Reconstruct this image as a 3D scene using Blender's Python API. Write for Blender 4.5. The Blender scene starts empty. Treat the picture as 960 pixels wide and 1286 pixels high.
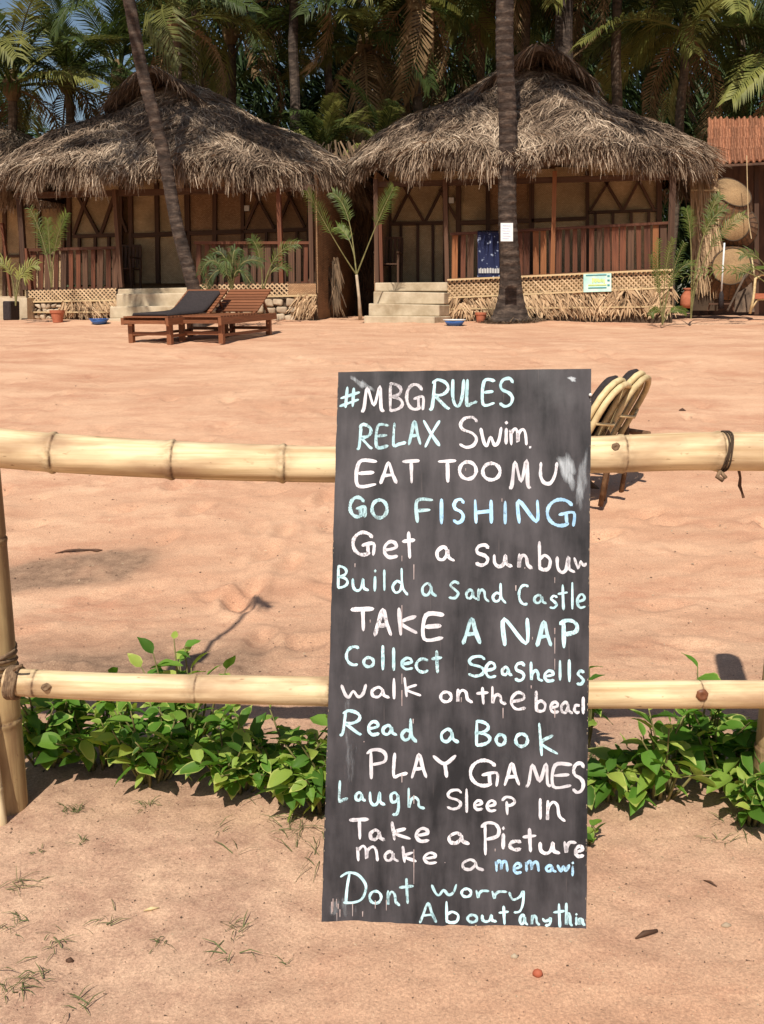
import bpy, math, random
import numpy as np
from mathutils import Vector, Matrix
R = math.radians
random.seed(7); rng = np.random.default_rng(7)
S = bpy.context.scene
C = S.collection
# ---------------------------------------------------------------- camera
PITCH = 12.3; CAMZ = 1.5; F = 1180.0
cd = bpy.data.cameras.new('camera'); cam = bpy.data.objects.new('camera', cd); C.objects.link(cam)
cam.location = (0, 0, CAMZ); cam.rotation_euler = (R(90-PITCH), 0, 0)
cd.sensor_fit = 'VERTICAL'; cd.sensor_height = 36; cd.lens = F/1286*36
cd.clip_start = 0.05; cd.clip_end = 3000
S.camera = cam
# ---------------------------------------------------------------- sky and sun
SUN_EL, SUN_AZ = 52.0, 14.5          # light travels away from the camera and to the right
w = bpy.data.worlds.new('World'); S.world = w; w.use_nodes = True
nt = w.node_tree; bg = nt.nodes['Background']
sky = nt.nodes.new('ShaderNodeTexSky'); sky.sky_type = 'NISHITA'; sky.sun_disc = False
sky.sun_elevation = R(SUN_EL); sky.sun_rotation = R(180+SUN_AZ); sky.air_density = 1.2; sky.dust_density = 1.0
nt.links.new(sky.outputs[0], bg.inputs[0]); bg.inputs[1].default_value = 0.065
sl = bpy.data.lights.new('sun', 'SUN'); sl.energy = 4.6; sl.angle = R(0.55); sl.color = (1, .93, .82)
sun = bpy.data.objects.new('sun', sl); C.objects.link(sun)
d = Vector((math.sin(R(SUN_AZ))*math.cos(R(SUN_EL)), math.cos(R(SUN_AZ))*math.cos(R(SUN_EL)), -math.sin(R(SUN_EL))))
sun.rotation_euler = d.to_track_quat('-Z', 'Y').to_euler()
S.view_settings.view_transform = 'Standard'; S.view_settings.look = 'None'
S.view_settings.exposure = 0.28; S.view_settings.gamma = 1.0
S.render.engine = 'CYCLES'
S.cycles.max_bounces = 6; S.cycles.transparent_max_bounces = 8

# ---------------------------------------------------------------- measuring the place
CAM = Vector((0, 0, CAMZ)); cp, sp = math.cos(R(PITCH)), math.sin(R(PITCH))
def ray(px, py):
    u, v = (px-480)/F, (643-py)/F
    return Vector((u, cp+v*sp, -sp+v*cp))
def P(px, py, Y):
    r = ray(px, py); return CAM + r*(Y/r.y)
def _hash(ix, iy, seed):
    n = (ix.astype(np.int64)*374761393 + iy.astype(np.int64)*668265263 + seed*1442695041) & 0xffffffff
    n = ((n ^ (n >> 13))*1274126177) & 0xffffffff
    return ((n ^ (n >> 16)) & 0xffff)/65535.0
def vnoise(x, y, seed=0):
    x = np.asarray(x, float); y = np.asarray(y, float)
    ix, iy = np.floor(x), np.floor(y); fx, fy = x-ix, y-iy
    fx = fx*fx*(3-2*fx); fy = fy*fy*(3-2*fy)
    a, b, c, e = _hash(ix, iy, seed), _hash(ix+1, iy, seed), _hash(ix, iy+1, seed), _hash(ix+1, iy+1, seed)
    return (a*(1-fx)+b*fx)*(1-fy)+(c*(1-fx)+e*fx)*fy - .5
PROF_Y = [-50, 3.4, 4.6, 6.1, 10, 13.7, 19, 23, 32, 3000]
PROF_Z = [-.3, 0, .02, .15, .60, .95, 1.24, 1.30, 1.35, 1.35]
_fp = []
for _ in range(75):                  # trails of footprints crossing the yard, most of them blurred by wind
    tx, ty, ta, q_ = rng.uniform(-7, 7), rng.uniform(3.7, 16), rng.uniform(0, 6.28), rng.uniform(.35, 1.15)
    for k in range(rng.integers(4, 15)):
        sd_ = .09*(1 if k % 2 else -1); tx += .58*math.cos(ta); ty += .58*math.sin(ta); ta += rng.normal(0, .1)
        if 3.5 < ty < 17.5: _fp.append((tx-sd_*math.sin(ta), ty+sd_*math.cos(ta), ta+rng.normal(0, .15), q_*rng.uniform(.6, 1.2)))
def gz(x, y, fine=True):
    x = np.asarray(x, float); y = np.asarray(y, float)
    z = np.interp(y, PROF_Y, PROF_Z)
    z = np.where(y < 3.4, 0, z)
    a = np.clip((60-np.abs(y))/40, 0, 1)
    m = np.clip((y-3)/3, .25, 1)
    z = z + a*m*(.05*vnoise(x*.7, y*.9, 1) + .028*vnoise(x*1.9+5, y*2.3, 2))
    z = z + a*(.008*vnoise(x*5, y*6, 3) + .010*vnoise(x*13, y*15, 4))
    k_ = 1-.75*np.exp(-((y-2.05)/.10)**2)*np.exp(-((x-.17)/.5)**4)
    if fine: z = z + k_*a*(.007*vnoise(x*33, y*36, 5) + .004*vnoise(x*70, y*75, 6))
    z = z - .006*np.exp(-((y-2.05)/.12)**2)*np.exp(-((x-.17)/.5)**4)
    # low bank where the plants grow behind the fence
    z = z + .03*np.exp(-((y-2.95)/.28)**2)
    return z
def g(x, y): return float(gz(x, y, False))
def G(px, py):                       # ray meets the sand
    r = ray(px, py); t = 1.0
    while t < 200:
        q = CAM + r*t
        if q.z <= g(q.x, q.y): break
        t += .02 if t < 8 else .05
    return q

# ---------------------------------------------------------------- materials
def newmat(name):
    m = bpy.data.materials.new(name); m.use_nodes = True
    n = m.node_tree; return m, n, n.nodes['Principled BSDF']
def NN(n, t, **k):
    x = n.nodes.new(t)
    for a, b in k.items(): setattr(x, a, b)
    return x
def mat(name, c1, c2, scale=8, rough=.8, stretch=(1, 1, 1), bump=.3, bdist=.01, rnd=.15, detail=4, spec=.3, attr=None, c3=None, transl=0, bscale=None, metal=0):
    m, n, b = newmat(name); L = n.links
    tc = NN(n, 'ShaderNodeTexCoord'); oi = NN(n, 'ShaderNodeObjectInfo')
    add = NN(n, 'ShaderNodeVectorMath', operation='ADD')
    sc = NN(n, 'ShaderNodeVectorMath', operation='SCALE'); sc.inputs[3].default_value = 37.0
    cmb = NN(n, 'ShaderNodeCombineXYZ')
    for i in range(3): L.new(oi.outputs['Random'], cmb.inputs[i])
    L.new(cmb.outputs[0], sc.inputs[0]); L.new(tc.outputs['Object'], add.inputs[0]); L.new(sc.outputs[0], add.inputs[1])
    mp = NN(n, 'ShaderNodeMapping'); mp.inputs['Scale'].default_value = stretch; L.new(add.outputs[0], mp.inputs[0])
    no = NN(n, 'ShaderNodeTexNoise'); no.inputs['Scale'].default_value = scale; no.inputs['Detail'].default_value = detail
    no.inputs['Roughness'].default_value = .65
    L.new(mp.outputs[0], no.inputs['Vector'])
    cr = NN(n, 'ShaderNodeValToRGB'); cr.color_ramp.elements[0].position = .32; cr.color_ramp.elements[1].position = .68
    cr.color_ramp.elements[0].color = (*c1, 1); cr.color_ramp.elements[1].color = (*c2, 1)
    if c3:
        e = cr.color_ramp.elements.new(.5); e.color = (*c3, 1)
    src = no.outputs['Fac']
    if attr:
        at = NN(n, 'ShaderNodeAttribute'); at.attribute_name = attr
        mx = NN(n, 'ShaderNodeMath', operation='MULTIPLY_ADD'); mx.inputs[1].default_value = .35
        L.new(no.outputs['Fac'], mx.inputs[0])
        m2 = NN(n, 'ShaderNodeMath', operation='MULTIPLY_ADD'); m2.inputs[1].default_value = .65; m2.inputs[2].default_value = 0
        L.new(at.outputs['Fac'], m2.inputs[0]); L.new(m2.outputs[0], mx.inputs[2]); src = mx.outputs[0]
        cr.color_ramp.elements[0].position = .12; cr.color_ramp.elements[-1].position = .88
    L.new(src, cr.inputs[0])
    hs = NN(n, 'ShaderNodeHueSaturation')
    mr = NN(n, 'ShaderNodeMapRange'); mr.inputs[3].default_value = 1-rnd; mr.inputs[4].default_value = 1+rnd
    L.new(oi.outputs['Random'], mr.inputs[0]); L.new(mr.outputs[0], hs.inputs['Value']); L.new(cr.outputs[0], hs.inputs['Color'])
    L.new(hs.outputs[0], b.inputs['Base Color'])
    b.inputs['Roughness'].default_value = rough; b.inputs['Specular IOR Level'].default_value = spec; b.inputs['Metallic'].default_value = metal
    if bump:
        n2 = no
        if bscale:
            n2 = NN(n, 'ShaderNodeTexNoise'); n2.inputs['Scale'].default_value = bscale; n2.inputs['Detail'].default_value = 5
            L.new(mp.outputs[0], n2.inputs['Vector'])
        bu = NN(n, 'ShaderNodeBump'); bu.inputs['Strength'].default_value = bump; bu.inputs['Distance'].default_value = bdist
        L.new(n2.outputs['Fac'], bu.inputs['Height']); L.new(bu.outputs[0], b.inputs['Normal'])
    if transl:
        tr = NN(n, 'ShaderNodeBsdfTranslucent'); mxs = NN(n, 'ShaderNodeMixShader'); mxs.inputs[0].default_value = transl
        g2 = NN(n, 'ShaderNodeHueSaturation'); g2.inputs['Value'].default_value = 1.3; g2.inputs['Hue'].default_value = .49
        L.new(hs.outputs[0], g2.inputs['Color']); L.new(g2.outputs[0], tr.inputs['Color'])
        L.new(b.outputs[0], mxs.inputs[1]); L.new(tr.outputs[0], mxs.inputs[2])
        L.new(mxs.outputs[0], n.nodes['Material Output'].inputs['Surface'])
    return m
M = {}
M['wood_red'] = mat('red_brown_wood', (.065, .023, .013), (.165, .058, .027), 5, .6, (1, 1, .25), .2, .004, .35)
M['wood_orange'] = mat('orange_brown_wood', (.21, .08, .03), (.33, .13, .05), 4, .6, (1, 1, .25), .2, .004, .2)
M['wood_dark'] = mat('dark_brown_wood', (.05, .025, .015), (.12, .06, .034), 5, .7, (1, 1, .25), .3, .005, .25)
M['wood_lounger'] = mat('oiled_teak', (.13, .048, .023), (.27, .105, .048), 6, .5, (6, 1, 1), .2, .003, .15)
M['pale_bar'] = mat('pale_bamboo_bar', (.42, .30, .16), (.62, .47, .27), 6, .6, (1, 1, 1), .2, .003, .1)
M['trunk'] = mat('palm_bark', (.024, .017, .014), (.15, .11, .085), 4.5, .95, (1, 1, 2.6), .9, .03, .1, c3=(.058, .042, .034), detail=8)
M['trunk_shade'] = mat('grey_palm_bark', (.055, .040, .030), (.17, .12, .085), 5, .95, (1, 1, 2), .8, .03, .15)  # plain grey bark, paler than the front palms
M['concrete'] = mat('weathered_concrete', (.33, .25, .16), (.60, .50, .36), 2.5, .9, (1, 1, 1), .4, .01, .05, detail=8)
M['stone'] = mat('pale_rubble_stone', (.30, .22, .15), (.52, .42, .30), 4, .95, (1, 1, 1), .5, .02, .2)
M['terracotta'] = mat('terracotta', (.34, .10, .05), (.48, .16, .085), 8, .8, (1, 1, 1), .2, .005, .1)
M['tile'] = mat('clay_roof_tile', (.17, .065, .034), (.34, .15, .08), 5, .85, (1, 1, 1), .4, .01, .25)
M['cloth_black'] = mat('black_cushion_cloth', (.018, .014, .014), (.04, .03, .03), 40, .85, (1, 1, 1), .3, .003, .1)
M['blue_plastic'] = mat('blue_basin_plastic', (.03, .10, .32), (.05, .14, .40), 5, .35, (1, 1, 1), 0, 0, .05, spec=.5)
M['white_paint'] = mat('white_enamel', (.62, .62, .60), (.75, .75, .73), 9, .4, (1, 1, 1), 0, 0, .03)
M['paper'] = mat('white_paper', (.70, .70, .72), (.80, .80, .80), 14, .8, (1, 1, 1), .1, .002, .02)
M['frond'] = mat('green_palm_frond', (.024, .044, .010), (.088, .122, .030), 2.2, .55, (1, 1, 1), 0, 0, .4, transl=.28)
M['frond_yellow'] = mat('yellowing_palm_frond', (.10, .115, .026), (.22, .22, .06), 2.2, .55, (1, 1, 1), 0, 0, .3, transl=.28)
M['frond_dry'] = mat('dry_brown_palm_frond', (.12, .075, .035), (.26, .17, .085), 3, .8, (1, 1, 1), 0, 0, .3, transl=.15)
M['frond_bright'] = mat('fresh_green_palm_frond', (.055, .095, .016), (.15, .19, .038), 4, .5, (1, 1, 1), 0, 0, .2, transl=.35)
M['grove'] = mat('far_palm_leaves', (.014, .030, .010), (.05, .078, .022), 1.0, .6, (1, 1, 1), 0, 0, .2, transl=.2)
M['thatch'] = mat('weathered_palm_thatch', (.07, .046, .033), (.58, .455, .335), 3, .9, (1, 1, 1), 0, 0, .04, attr='tint', c3=(.25, .175, .118))
M['thatch_grey'] = M['thatch']
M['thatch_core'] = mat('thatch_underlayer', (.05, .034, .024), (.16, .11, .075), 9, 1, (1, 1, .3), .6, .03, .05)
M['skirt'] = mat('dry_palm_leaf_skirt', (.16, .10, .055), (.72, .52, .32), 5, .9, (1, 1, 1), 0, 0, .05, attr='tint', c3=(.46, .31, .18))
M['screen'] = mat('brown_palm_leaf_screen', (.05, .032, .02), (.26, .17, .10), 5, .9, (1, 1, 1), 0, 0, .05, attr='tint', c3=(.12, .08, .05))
M['rope'] = mat('coir_rope', (.10, .06, .035), (.26, .17, .10), 60, .95, (1, 1, 1), .6, .003, .1)
M['straw_light'] = mat('split_cane', (.48, .36, .18), (.72, .58, .33), 14, .55, (1, 1, 1), .2, .002, .12)
M['cane_dark'] = mat('dark_cane', (.07, .035, .018), (.20, .11, .055), 14, .6, (1, 1, 1), .2, .002, .2)
M['grass'] = mat('creeping_grass_blade', (.085, .10, .035), (.26, .22, .11), 20, .7, (1, 1, 1), 0, 0, .1, attr='tint', c3=(.12, .14, .05), transl=.2)
M['debris'] = mat('dry_plant_debris', (.04, .025, .018), (.55, .42, .28), 20, .9, (1, 1, 1), 0, 0, .1, attr='tint', c3=(.12, .07, .045))
M['stem'] = mat('green_brown_stem', (.10, .09, .03), (.22, .20, .08), 12, .7)
M['soil_pod'] = mat('red_seed_pod', (.30, .07, .035), (.42, .12, .06), 20, .7)

def bamboo_mat(name, axis, c1, c2, stain):
    m, n, b = newmat(name); L = n.links
    tc = NN(n, 'ShaderNodeTexCoord'); mp = NN(n, 'ShaderNodeMapping')
    s = [38, 38, 38]; s[axis] = 1.6; mp.inputs['Scale'].default_value = s; L.new(tc.outputs['Object'], mp.inputs[0])
    no = NN(n, 'ShaderNodeTexNoise'); no.inputs['Scale'].default_value = 1.0; no.inputs['Detail'].default_value = 6; no.inputs['Roughness'].default_value = .6
    L.new(mp.outputs[0], no.inputs['Vector'])
    cr = NN(n, 'ShaderNodeValToRGB'); cr.color_ramp.elements[0].position = .34; cr.color_ramp.elements[1].position = .58
    cr.color_ramp.elements[0].color = (*c1, 1); cr.color_ramp.elements[1].color = (*c2, 1); L.new(no.outputs['Fac'], cr.inputs[0])
    mp2 = NN(n, 'ShaderNodeMapping'); s2 = [9, 9, 9]; s2[axis] = 2.6; mp2.inputs['Scale'].default_value = s2; L.new(tc.outputs['Object'], mp2.inputs[0])
    n2 = NN(n, 'ShaderNodeTexNoise'); n2.inputs['Scale'].default_value = 1.3; n2.inputs['Detail'].default_value = 5; L.new(mp2.outputs[0], n2.inputs['Vector'])
    c2r = NN(n, 'ShaderNodeValToRGB'); c2r.color_ramp.elements[0].position = .44; c2r.color_ramp.elements[1].position = .66
    c2r.color_ramp.elements[0].color = (0, 0, 0, 1); c2r.color_ramp.elements[1].color = (.75, .75, .75, 1); L.new(n2.outputs['Fac'], c2r.inputs[0])
    at = NN(n, 'ShaderNodeAttribute'); at.attribute_name = 'tint'
    mx = NN(n, 'ShaderNodeMix', data_type='RGBA'); mx.inputs[7].default_value = (*stain, 1)
    L.new(c2r.outputs[0], mx.inputs[0]); L.new(cr.outputs[0], mx.inputs[6])
    mx2 = NN(n, 'ShaderNodeMix', data_type='RGBA'); mx2.inputs[7].default_value = (.09, .045, .025, 1)
    bl_ = NN(n, 'ShaderNodeTexNoise'); bl_.inputs['Scale'].default_value = 55; bl_.inputs['Detail'].default_value = 4; L.new(tc.outputs['Object'], bl_.inputs['Vector'])
    mrb = NN(n, 'ShaderNodeMapRange'); mrb.inputs[1].default_value = .36; mrb.inputs[2].default_value = .6; mrb.inputs[3].default_value = .25; L.new(bl_.outputs['Fac'], mrb.inputs[0])
    mm = NN(n, 'ShaderNodeMath', operation='MULTIPLY'); L.new(mrb.outputs[0], mm.inputs[0]); L.new(at.outputs['Fac'], mm.inputs[1])
    L.new(mm.outputs[0], mx2.inputs[0]); L.new(mx.outputs[2], mx2.inputs[6])
    # dark flecks
    n3 = NN(n, 'ShaderNodeTexNoise'); s3 = NN(n, 'ShaderNodeMapping'); sv = [90, 90, 90]; sv[axis] = 30; s3.inputs['Scale'].default_value = sv
    L.new(tc.outputs['Object'], s3.inputs[0]); L.new(s3.outputs[0], n3.inputs['Vector']); n3.inputs['Scale'].default_value = 1
    c3r = NN(n, 'ShaderNodeValToRGB'); c3r.color_ramp.elements[0].position = .69; c3r.color_ramp.elements[1].position = .80; L.new(n3.outputs['Fac'], c3r.inputs[0])
    mx3 = NN(n, 'ShaderNodeMix', data_type='RGBA'); mx3.inputs[7].default_value = (.22, .12, .06, 1); L.new(c3r.outputs[0], mx3.inputs[0]); L.new(mx2.outputs[2], mx3.inputs[6])
    L.new(mx3.outputs[2], b.inputs['Base Color']); b.inputs['Roughness'].default_value = .66; b.inputs['Specular IOR Level'].default_value = .28
    bu = NN(n, 'ShaderNodeBump'); bu.inputs['Strength'].default_value = .5; bu.inputs['Distance'].default_value = .003
    L.new(no.outputs['Fac'], bu.inputs['Height']); L.new(bu.outputs[0], b.inputs['Normal'])
    return m
M['bamboo_x'] = bamboo_mat('cream_bamboo', 0, (.46, .31, .15), (.82, .65, .40), (.33, .19, .11))
M['bamboo_z'] = bamboo_mat('tan_bamboo', 2, (.27, .17, .08), (.50, .36, .18), (.20, .11, .055))
M['bamboo_thin'] = bamboo_mat('pale_bamboo', 2, (.55, .42, .24), (.74, .60, .38), (.38, .25, .13))

def weave_mat(name, c1, c2, sc):
    m, n, b = newmat(name); L = n.links
    tc = NN(n, 'ShaderNodeTexCoord'); br = NN(n, 'ShaderNodeTexBrick')
    mp = NN(n, 'ShaderNodeMapping'); mp.inputs['Rotation'].default_value = (R(90), 0, 0); mp.inputs['Scale'].default_value = (sc, sc, sc)
    L.new(tc.outputs['Object'], mp.inputs[0]); L.new(mp.outputs[0], br.inputs['Vector'])
    br.inputs['Color1'].default_value = (*c1, 1); br.inputs['Color2'].default_value = (*c2, 1)
    br.inputs['Mortar'].default_value = (c1[0]*.45, c1[1]*.45, c1[2]*.45, 1); br.inputs['Mortar Size'].default_value = .03; br.inputs['Scale'].default_value = 1.0
    no = NN(n, 'ShaderNodeTexNoise'); no.inputs['Scale'].default_value = 2.2; no.inputs['Detail'].default_value = 5; L.new(tc.outputs['Object'], no.inputs['Vector'])
    mr = NN(n, 'ShaderNodeMapRange'); mr.inputs[1].default_value = .3; mr.inputs[2].default_value = .7; mr.inputs[3].default_value = .7; mr.inputs[4].default_value = 1.2; L.new(no.outputs['Fac'], mr.inputs[0])
    hs = NN(n, 'ShaderNodeHueSaturation'); L.new(mr.outputs[0], hs.inputs['Value']); L.new(br.outputs['Color'], hs.inputs['Color'])
    L.new(hs.outputs[0], b.inputs['Base Color']); b.inputs['Roughness'].default_value = .8
    bu = NN(n, 'ShaderNodeBump'); bu.inputs['Strength'].default_value = .5; bu.inputs['Distance'].default_value = .01
    L.new(br.outputs['Fac'], bu.inputs['Height']); bu.invert = True; L.new(bu.outputs[0], b.inputs['Normal'])
    return m
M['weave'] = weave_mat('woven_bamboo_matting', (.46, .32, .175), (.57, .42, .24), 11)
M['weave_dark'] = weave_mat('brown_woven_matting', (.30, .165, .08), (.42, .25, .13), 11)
M['basket'] = weave_mat('basketwork', (.32, .19, .085), (.46, .29, .14), 26)

def sand_mat():
    m, n, b = newmat('beach_sand'); L = n.links
    tc = NN(n, 'ShaderNodeTexCoord')
    def noise(s, det=6, ro=.6, st=None):
        x = NN(n, 'ShaderNodeTexNoise'); x.inputs['Scale'].default_value = s; x.inputs['Detail'].default_value = det; x.inputs['Roughness'].default_value = ro
        if st:
            mp = NN(n, 'ShaderNodeMapping'); mp.inputs['Scale'].default_value = st; mp.inputs['Rotation'].default_value = (0, 0, R(18)); L.new(tc.outputs['Object'], mp.inputs[0]); L.new(mp.outputs[0], x.inputs['Vector'])
        else: L.new(tc.outputs['Object'], x.inputs['Vector'])
        return x
    def ramp(x, a, bb, ca, cb):
        r = NN(n, 'ShaderNodeValToRGB'); r.color_ramp.elements[0].position = a; r.color_ramp.elements[1].position = bb
        r.color_ramp.elements[0].color = ca; r.color_ramp.elements[1].color = cb; L.new(x, r.inputs[0]); return r
    base = ramp(noise(1.3, 8, .65, (.6, 1.6, 1)).outputs['Fac'], .34, .66, (.55, .31, .195, 1), (.72, .465, .305, 1))
    # damp red-brown patches with a shape of their own
    pat = ramp(noise(1.6, 9, .75, (.6, 1.3, 1)).outputs['Fac'], .50, .66, (0, 0, 0, 1), (.7, .7, .7, 1))
    mx = NN(n, 'ShaderNodeMix', data_type='RGBA'); mx.inputs[7].default_value = (.48, .235, .145, 1); L.new(pat.outputs[0], mx.inputs[0]); L.new(base.outputs[0], mx.inputs[6])
    # near the fence the sand is coarser, greyer and browner
    at = NN(n, 'ShaderNodeAttribute'); at.attribute_name = 'tint'
    near = ramp(noise(6, 10, .8).outputs['Fac'], .36, .62, (.44, .265, .185, 1), (.70, .47, .32, 1))
    mx1 = NN(n, 'ShaderNodeMix', data_type='RGBA'); L.new(at.outputs['Fac'], mx1.inputs[0]); L.new(mx.outputs[2], mx1.inputs[6]); L.new(near.outputs[0], mx1.inputs[7])
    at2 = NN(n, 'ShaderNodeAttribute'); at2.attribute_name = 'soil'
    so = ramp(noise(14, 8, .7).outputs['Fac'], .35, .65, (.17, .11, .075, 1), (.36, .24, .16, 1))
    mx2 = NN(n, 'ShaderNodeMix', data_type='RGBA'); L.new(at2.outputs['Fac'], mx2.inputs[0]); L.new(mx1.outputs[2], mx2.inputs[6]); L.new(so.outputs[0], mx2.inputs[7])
    # grains: dark and pale
    gr = ramp(noise(130, 8, .85).outputs['Fac'], .30, .62, (.40, .36, .36, 1), (1.18, 1.16, 1.14, 1))
    ml = NN(n, 'ShaderNodeMix', data_type='RGBA', blend_type='MULTIPLY'); ml.inputs[0].default_value = .9; L.new(mx2.outputs[2], ml.inputs[6]); L.new(gr.outputs[0], ml.inputs[7])
    vo = NN(n, 'ShaderNodeTexVoronoi'); vo.inputs['Scale'].default_value = 55; L.new(tc.outputs['Object'], vo.inputs['Vector'])
    sp_ = ramp(vo.outputs['Distance'], .06, .12, (.55, .55, .55, 1), (0, 0, 0, 1))
    mx3 = NN(n, 'ShaderNodeMix', data_type='RGBA'); mx3.inputs[7].default_value = (.82, .64, .42, 1); L.new(sp_.outputs[0], mx3.inputs[0]); L.new(ml.outputs[2], mx3.inputs[6])
    L.new(mx3.outputs[2], b.inputs['Base Color']); b.inputs['Roughness'].default_value = .95; b.inputs['Specular IOR Level'].default_value = .15
    b1 = NN(n, 'ShaderNodeBump'); b1.inputs['Strength'].default_value = .5; b1.inputs['Distance'].default_value = .022
    L.new(noise(11, 12, .8).outputs['Fac'], b1.inputs['Height'])
    b2 = NN(n, 'ShaderNodeBump'); b2.inputs['Strength'].default_value = .6; b2.inputs['Distance'].default_value = .004
    L.new(noise(120, 6, .7).outputs['Fac'], b2.inputs['Height']); L.new(b1.outputs[0], b2.inputs['Normal']); L.new(b2.outputs[0], b.inputs['Normal'])
    return m
M['sand'] = sand_mat()

# ---------------------------------------------------------------- mesh helpers
class MB:
    def __init__(s): s.v = []; s.f = []; s.t = []
    def add(s, vs, fs, t=0.0):
        o = len(s.v); s.v += [tuple(x) for x in vs]; s.f += [tuple(i+o for i in f) for f in fs]
        s.t += (list(t) if hasattr(t, '__len__') else [t]*len(vs))
    def box(s, a, b):
        x0, y0, z0 = a; x1, y1, z1 = b
        s.add([(x0,y0,z0),(x1,y0,z0),(x1,y1,z0),(x0,y1,z0),(x0,y0,z1),(x1,y0,z1),(x1,y1,z1),(x0,y1,z1)],
              [(0,3,2,1),(4,5,6,7),(0,1,5,4),(1,2,6,5),(2,3,7,6),(3,0,4,7)])
    def hexa(s, q, th):              # quad of 4 points pushed back by vector th
        q = [Vector(x) for x in q]; th = Vector(th)
        s.add(q+[x+th for x in q], [(3,2,1,0),(4,5,6,7),(0,1,5,4),(1,2,6,5),(2,3,7,6),(3,0,4,7)])
    def tube(s, pts, rad, seg=10, tint=None, cap=True):
        pts = [Vector(p) for p in pts]; n = len(pts)
        if not hasattr(rad, '__len__'): rad = [rad]*n
        if tint is None: tint = [0.0]*n
        up = None; vs = []; ts = []
        for i, p in enumerate(pts):
            d = (pts[min(i+1, n-1)]-pts[max(i-1, 0)]).normalized()
            if up is None:
                up = Vector((0, 0, 1)) if abs(d.z) < .9 else Vector((1, 0, 0))
            a = d.cross(up).normalized(); up = a.cross(d).normalized()
            for k in range(seg):
                t = 2*math.pi*k/seg
                vs.append(p+(a*math.cos(t)+up*math.sin(t))*rad[i]); ts.append(tint[i])
        fs = []
        for i in range(n-1):
            for k in range(seg):
                k2 = (k+1) % seg
                fs.append((i*seg+k, i*seg+k2, (i+1)*seg+k2, (i+1)*seg+k))
        if cap:
            fs.append(tuple(range(seg))[::-1]); fs.append(tuple((n-1)*seg+k for k in range(seg)))
        s.add(vs, fs, ts)
    def mesh(s, name, material, smooth=False, origin=(0, 0, 0)):
        me = bpy.data.meshes.new(name); o = Vector(origin)
        me.from_pydata([(x[0]-o.x, x[1]-o.y, x[2]-o.z) for x in s.v], [], s.f)
        if any(s.t):
            at = me.attributes.new('tint', 'FLOAT', 'POINT'); at.data.foreach_set('value', s.t)
        if material: me.materials.append(material)
        if smooth: me.shade_smooth()
        return me
ORIG = {}
def top(o, label, cat, group=None, kind=None):
    if label: o['label'] = label
    if cat: o['category'] = cat
    if group: o['group'] = group
    if kind: o['kind'] = kind
    return o
def thing(name, loc, label, cat, group=None):
    o = bpy.data.objects.new(name, None); C.objects.link(o); o.location = loc; o.empty_display_size = .1
    ORIG[o.name] = Vector(loc); return top(o, label, cat, group)
def obj(name, mb, material, parent=None, smooth=False, label=None, kind=None, loc=None):
    # vertices of mb are in world space
    org = ORIG[parent.name] if parent else Vector(loc or (0, 0, 0))
    me = mb.mesh(name, material, smooth, org)
    o = bpy.data.objects.new(name, me); C.objects.link(o)
    if parent: o.parent = parent
    else: o.location = org
    ORIG[o.name] = org
    if label: o['label'] = label
    if kind: o['kind'] = kind
    return o
_cube = {}
def cube(material):
    k = material.name
    if k not in _cube:
        mb = MB(); mb.box((-.5, -.5, -.5), (.5, .5, .5)); me = mb.mesh('bar', material)
        _cube[k] = me
    return _cube[k]
def place(name, me, Mw, parent, label=None):
    o = bpy.data.objects.new(name, me); C.objects.link(o); o.parent = parent
    L = ORIG[parent.name]; o.matrix_basis = Matrix.Translation(-L) @ Mw
    ORIG[o.name] = L
    if label: o['label'] = label
    return o
def bar(name, p, q, w, t, nrm, material, parent, label=None):
    p, q = Vector(p), Vector(q); d = q-p; l = d.length; d.normalize()
    nrm = Vector(nrm); s_ = d.cross(nrm).normalized(); n_ = s_.cross(d).normalized()
    m = Matrix((s_*w, n_*t, d*l)).transposed().to_4x4(); m.translation = (p+q)/2
    return place(name, cube(material), m, parent, label)
def strips(base, dirs, ln, wd, droop=.3, tint=None, sidev=None, bend=None):
    # numpy: many thin tapering strips -> MB-like arrays (6 verts each)
    n = len(base); d = dirs/np.linalg.norm(dirs, axis=1)[:, None]
    up = np.array([0, 0, 1.0])
    if sidev is None:
        s_ = np.cross(d, up+rng.normal(0, .35, (n, 3)))
    else: s_ = sidev
    s_ = s_/(np.linalg.norm(s_, axis=1)[:, None]+1e-9)
    ln = ln[:, None]; wd = wd[:, None]
    p1 = base; p2 = base+d*ln*.5; d2 = d.copy(); d2[:, 2] -= droop; d2 /= np.linalg.norm(d2, axis=1)[:, None]
    p3 = p2+d2*ln*.5
    V = np.stack([p1-s_*wd*.5, p1+s_*wd*.5, p2-s_*wd*.45, p2+s_*wd*.45, p3-s_*wd*.12, p3+s_*wd*.12], 1).reshape(-1, 3)
    return V, (np.repeat(tint, 6) if tint is not None else np.zeros(n*6))
def strips_mesh(name, V, T, material, origin):
    n = len(V)//6; me = bpy.data.meshes.new(name)
    V = V-np.array(origin)[None]
    me.vertices.add(len(V)); me.vertices.foreach_set('co', V.astype(np.float32).ravel())
    base = (np.arange(n)*6)[:, None]
    q = np.concatenate([base+np.array([[0, 1, 3, 2]]), base+np.array([[2, 3, 5, 4]])], 1).reshape(-1)
    me.loops.add(len(q)); me.loops.foreach_set('vertex_index', q.astype(np.int32))
    me.polygons.add(n*2); me.polygons.foreach_set('loop_start', (np.arange(n*2)*4).astype(np.int32))
    me.update(calc_edges=True)
    at = me.attributes.new('tint', 'FLOAT', 'POINT'); at.data.foreach_set('value', T.astype(np.float32))
    me.materials.append(material); return me
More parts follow.
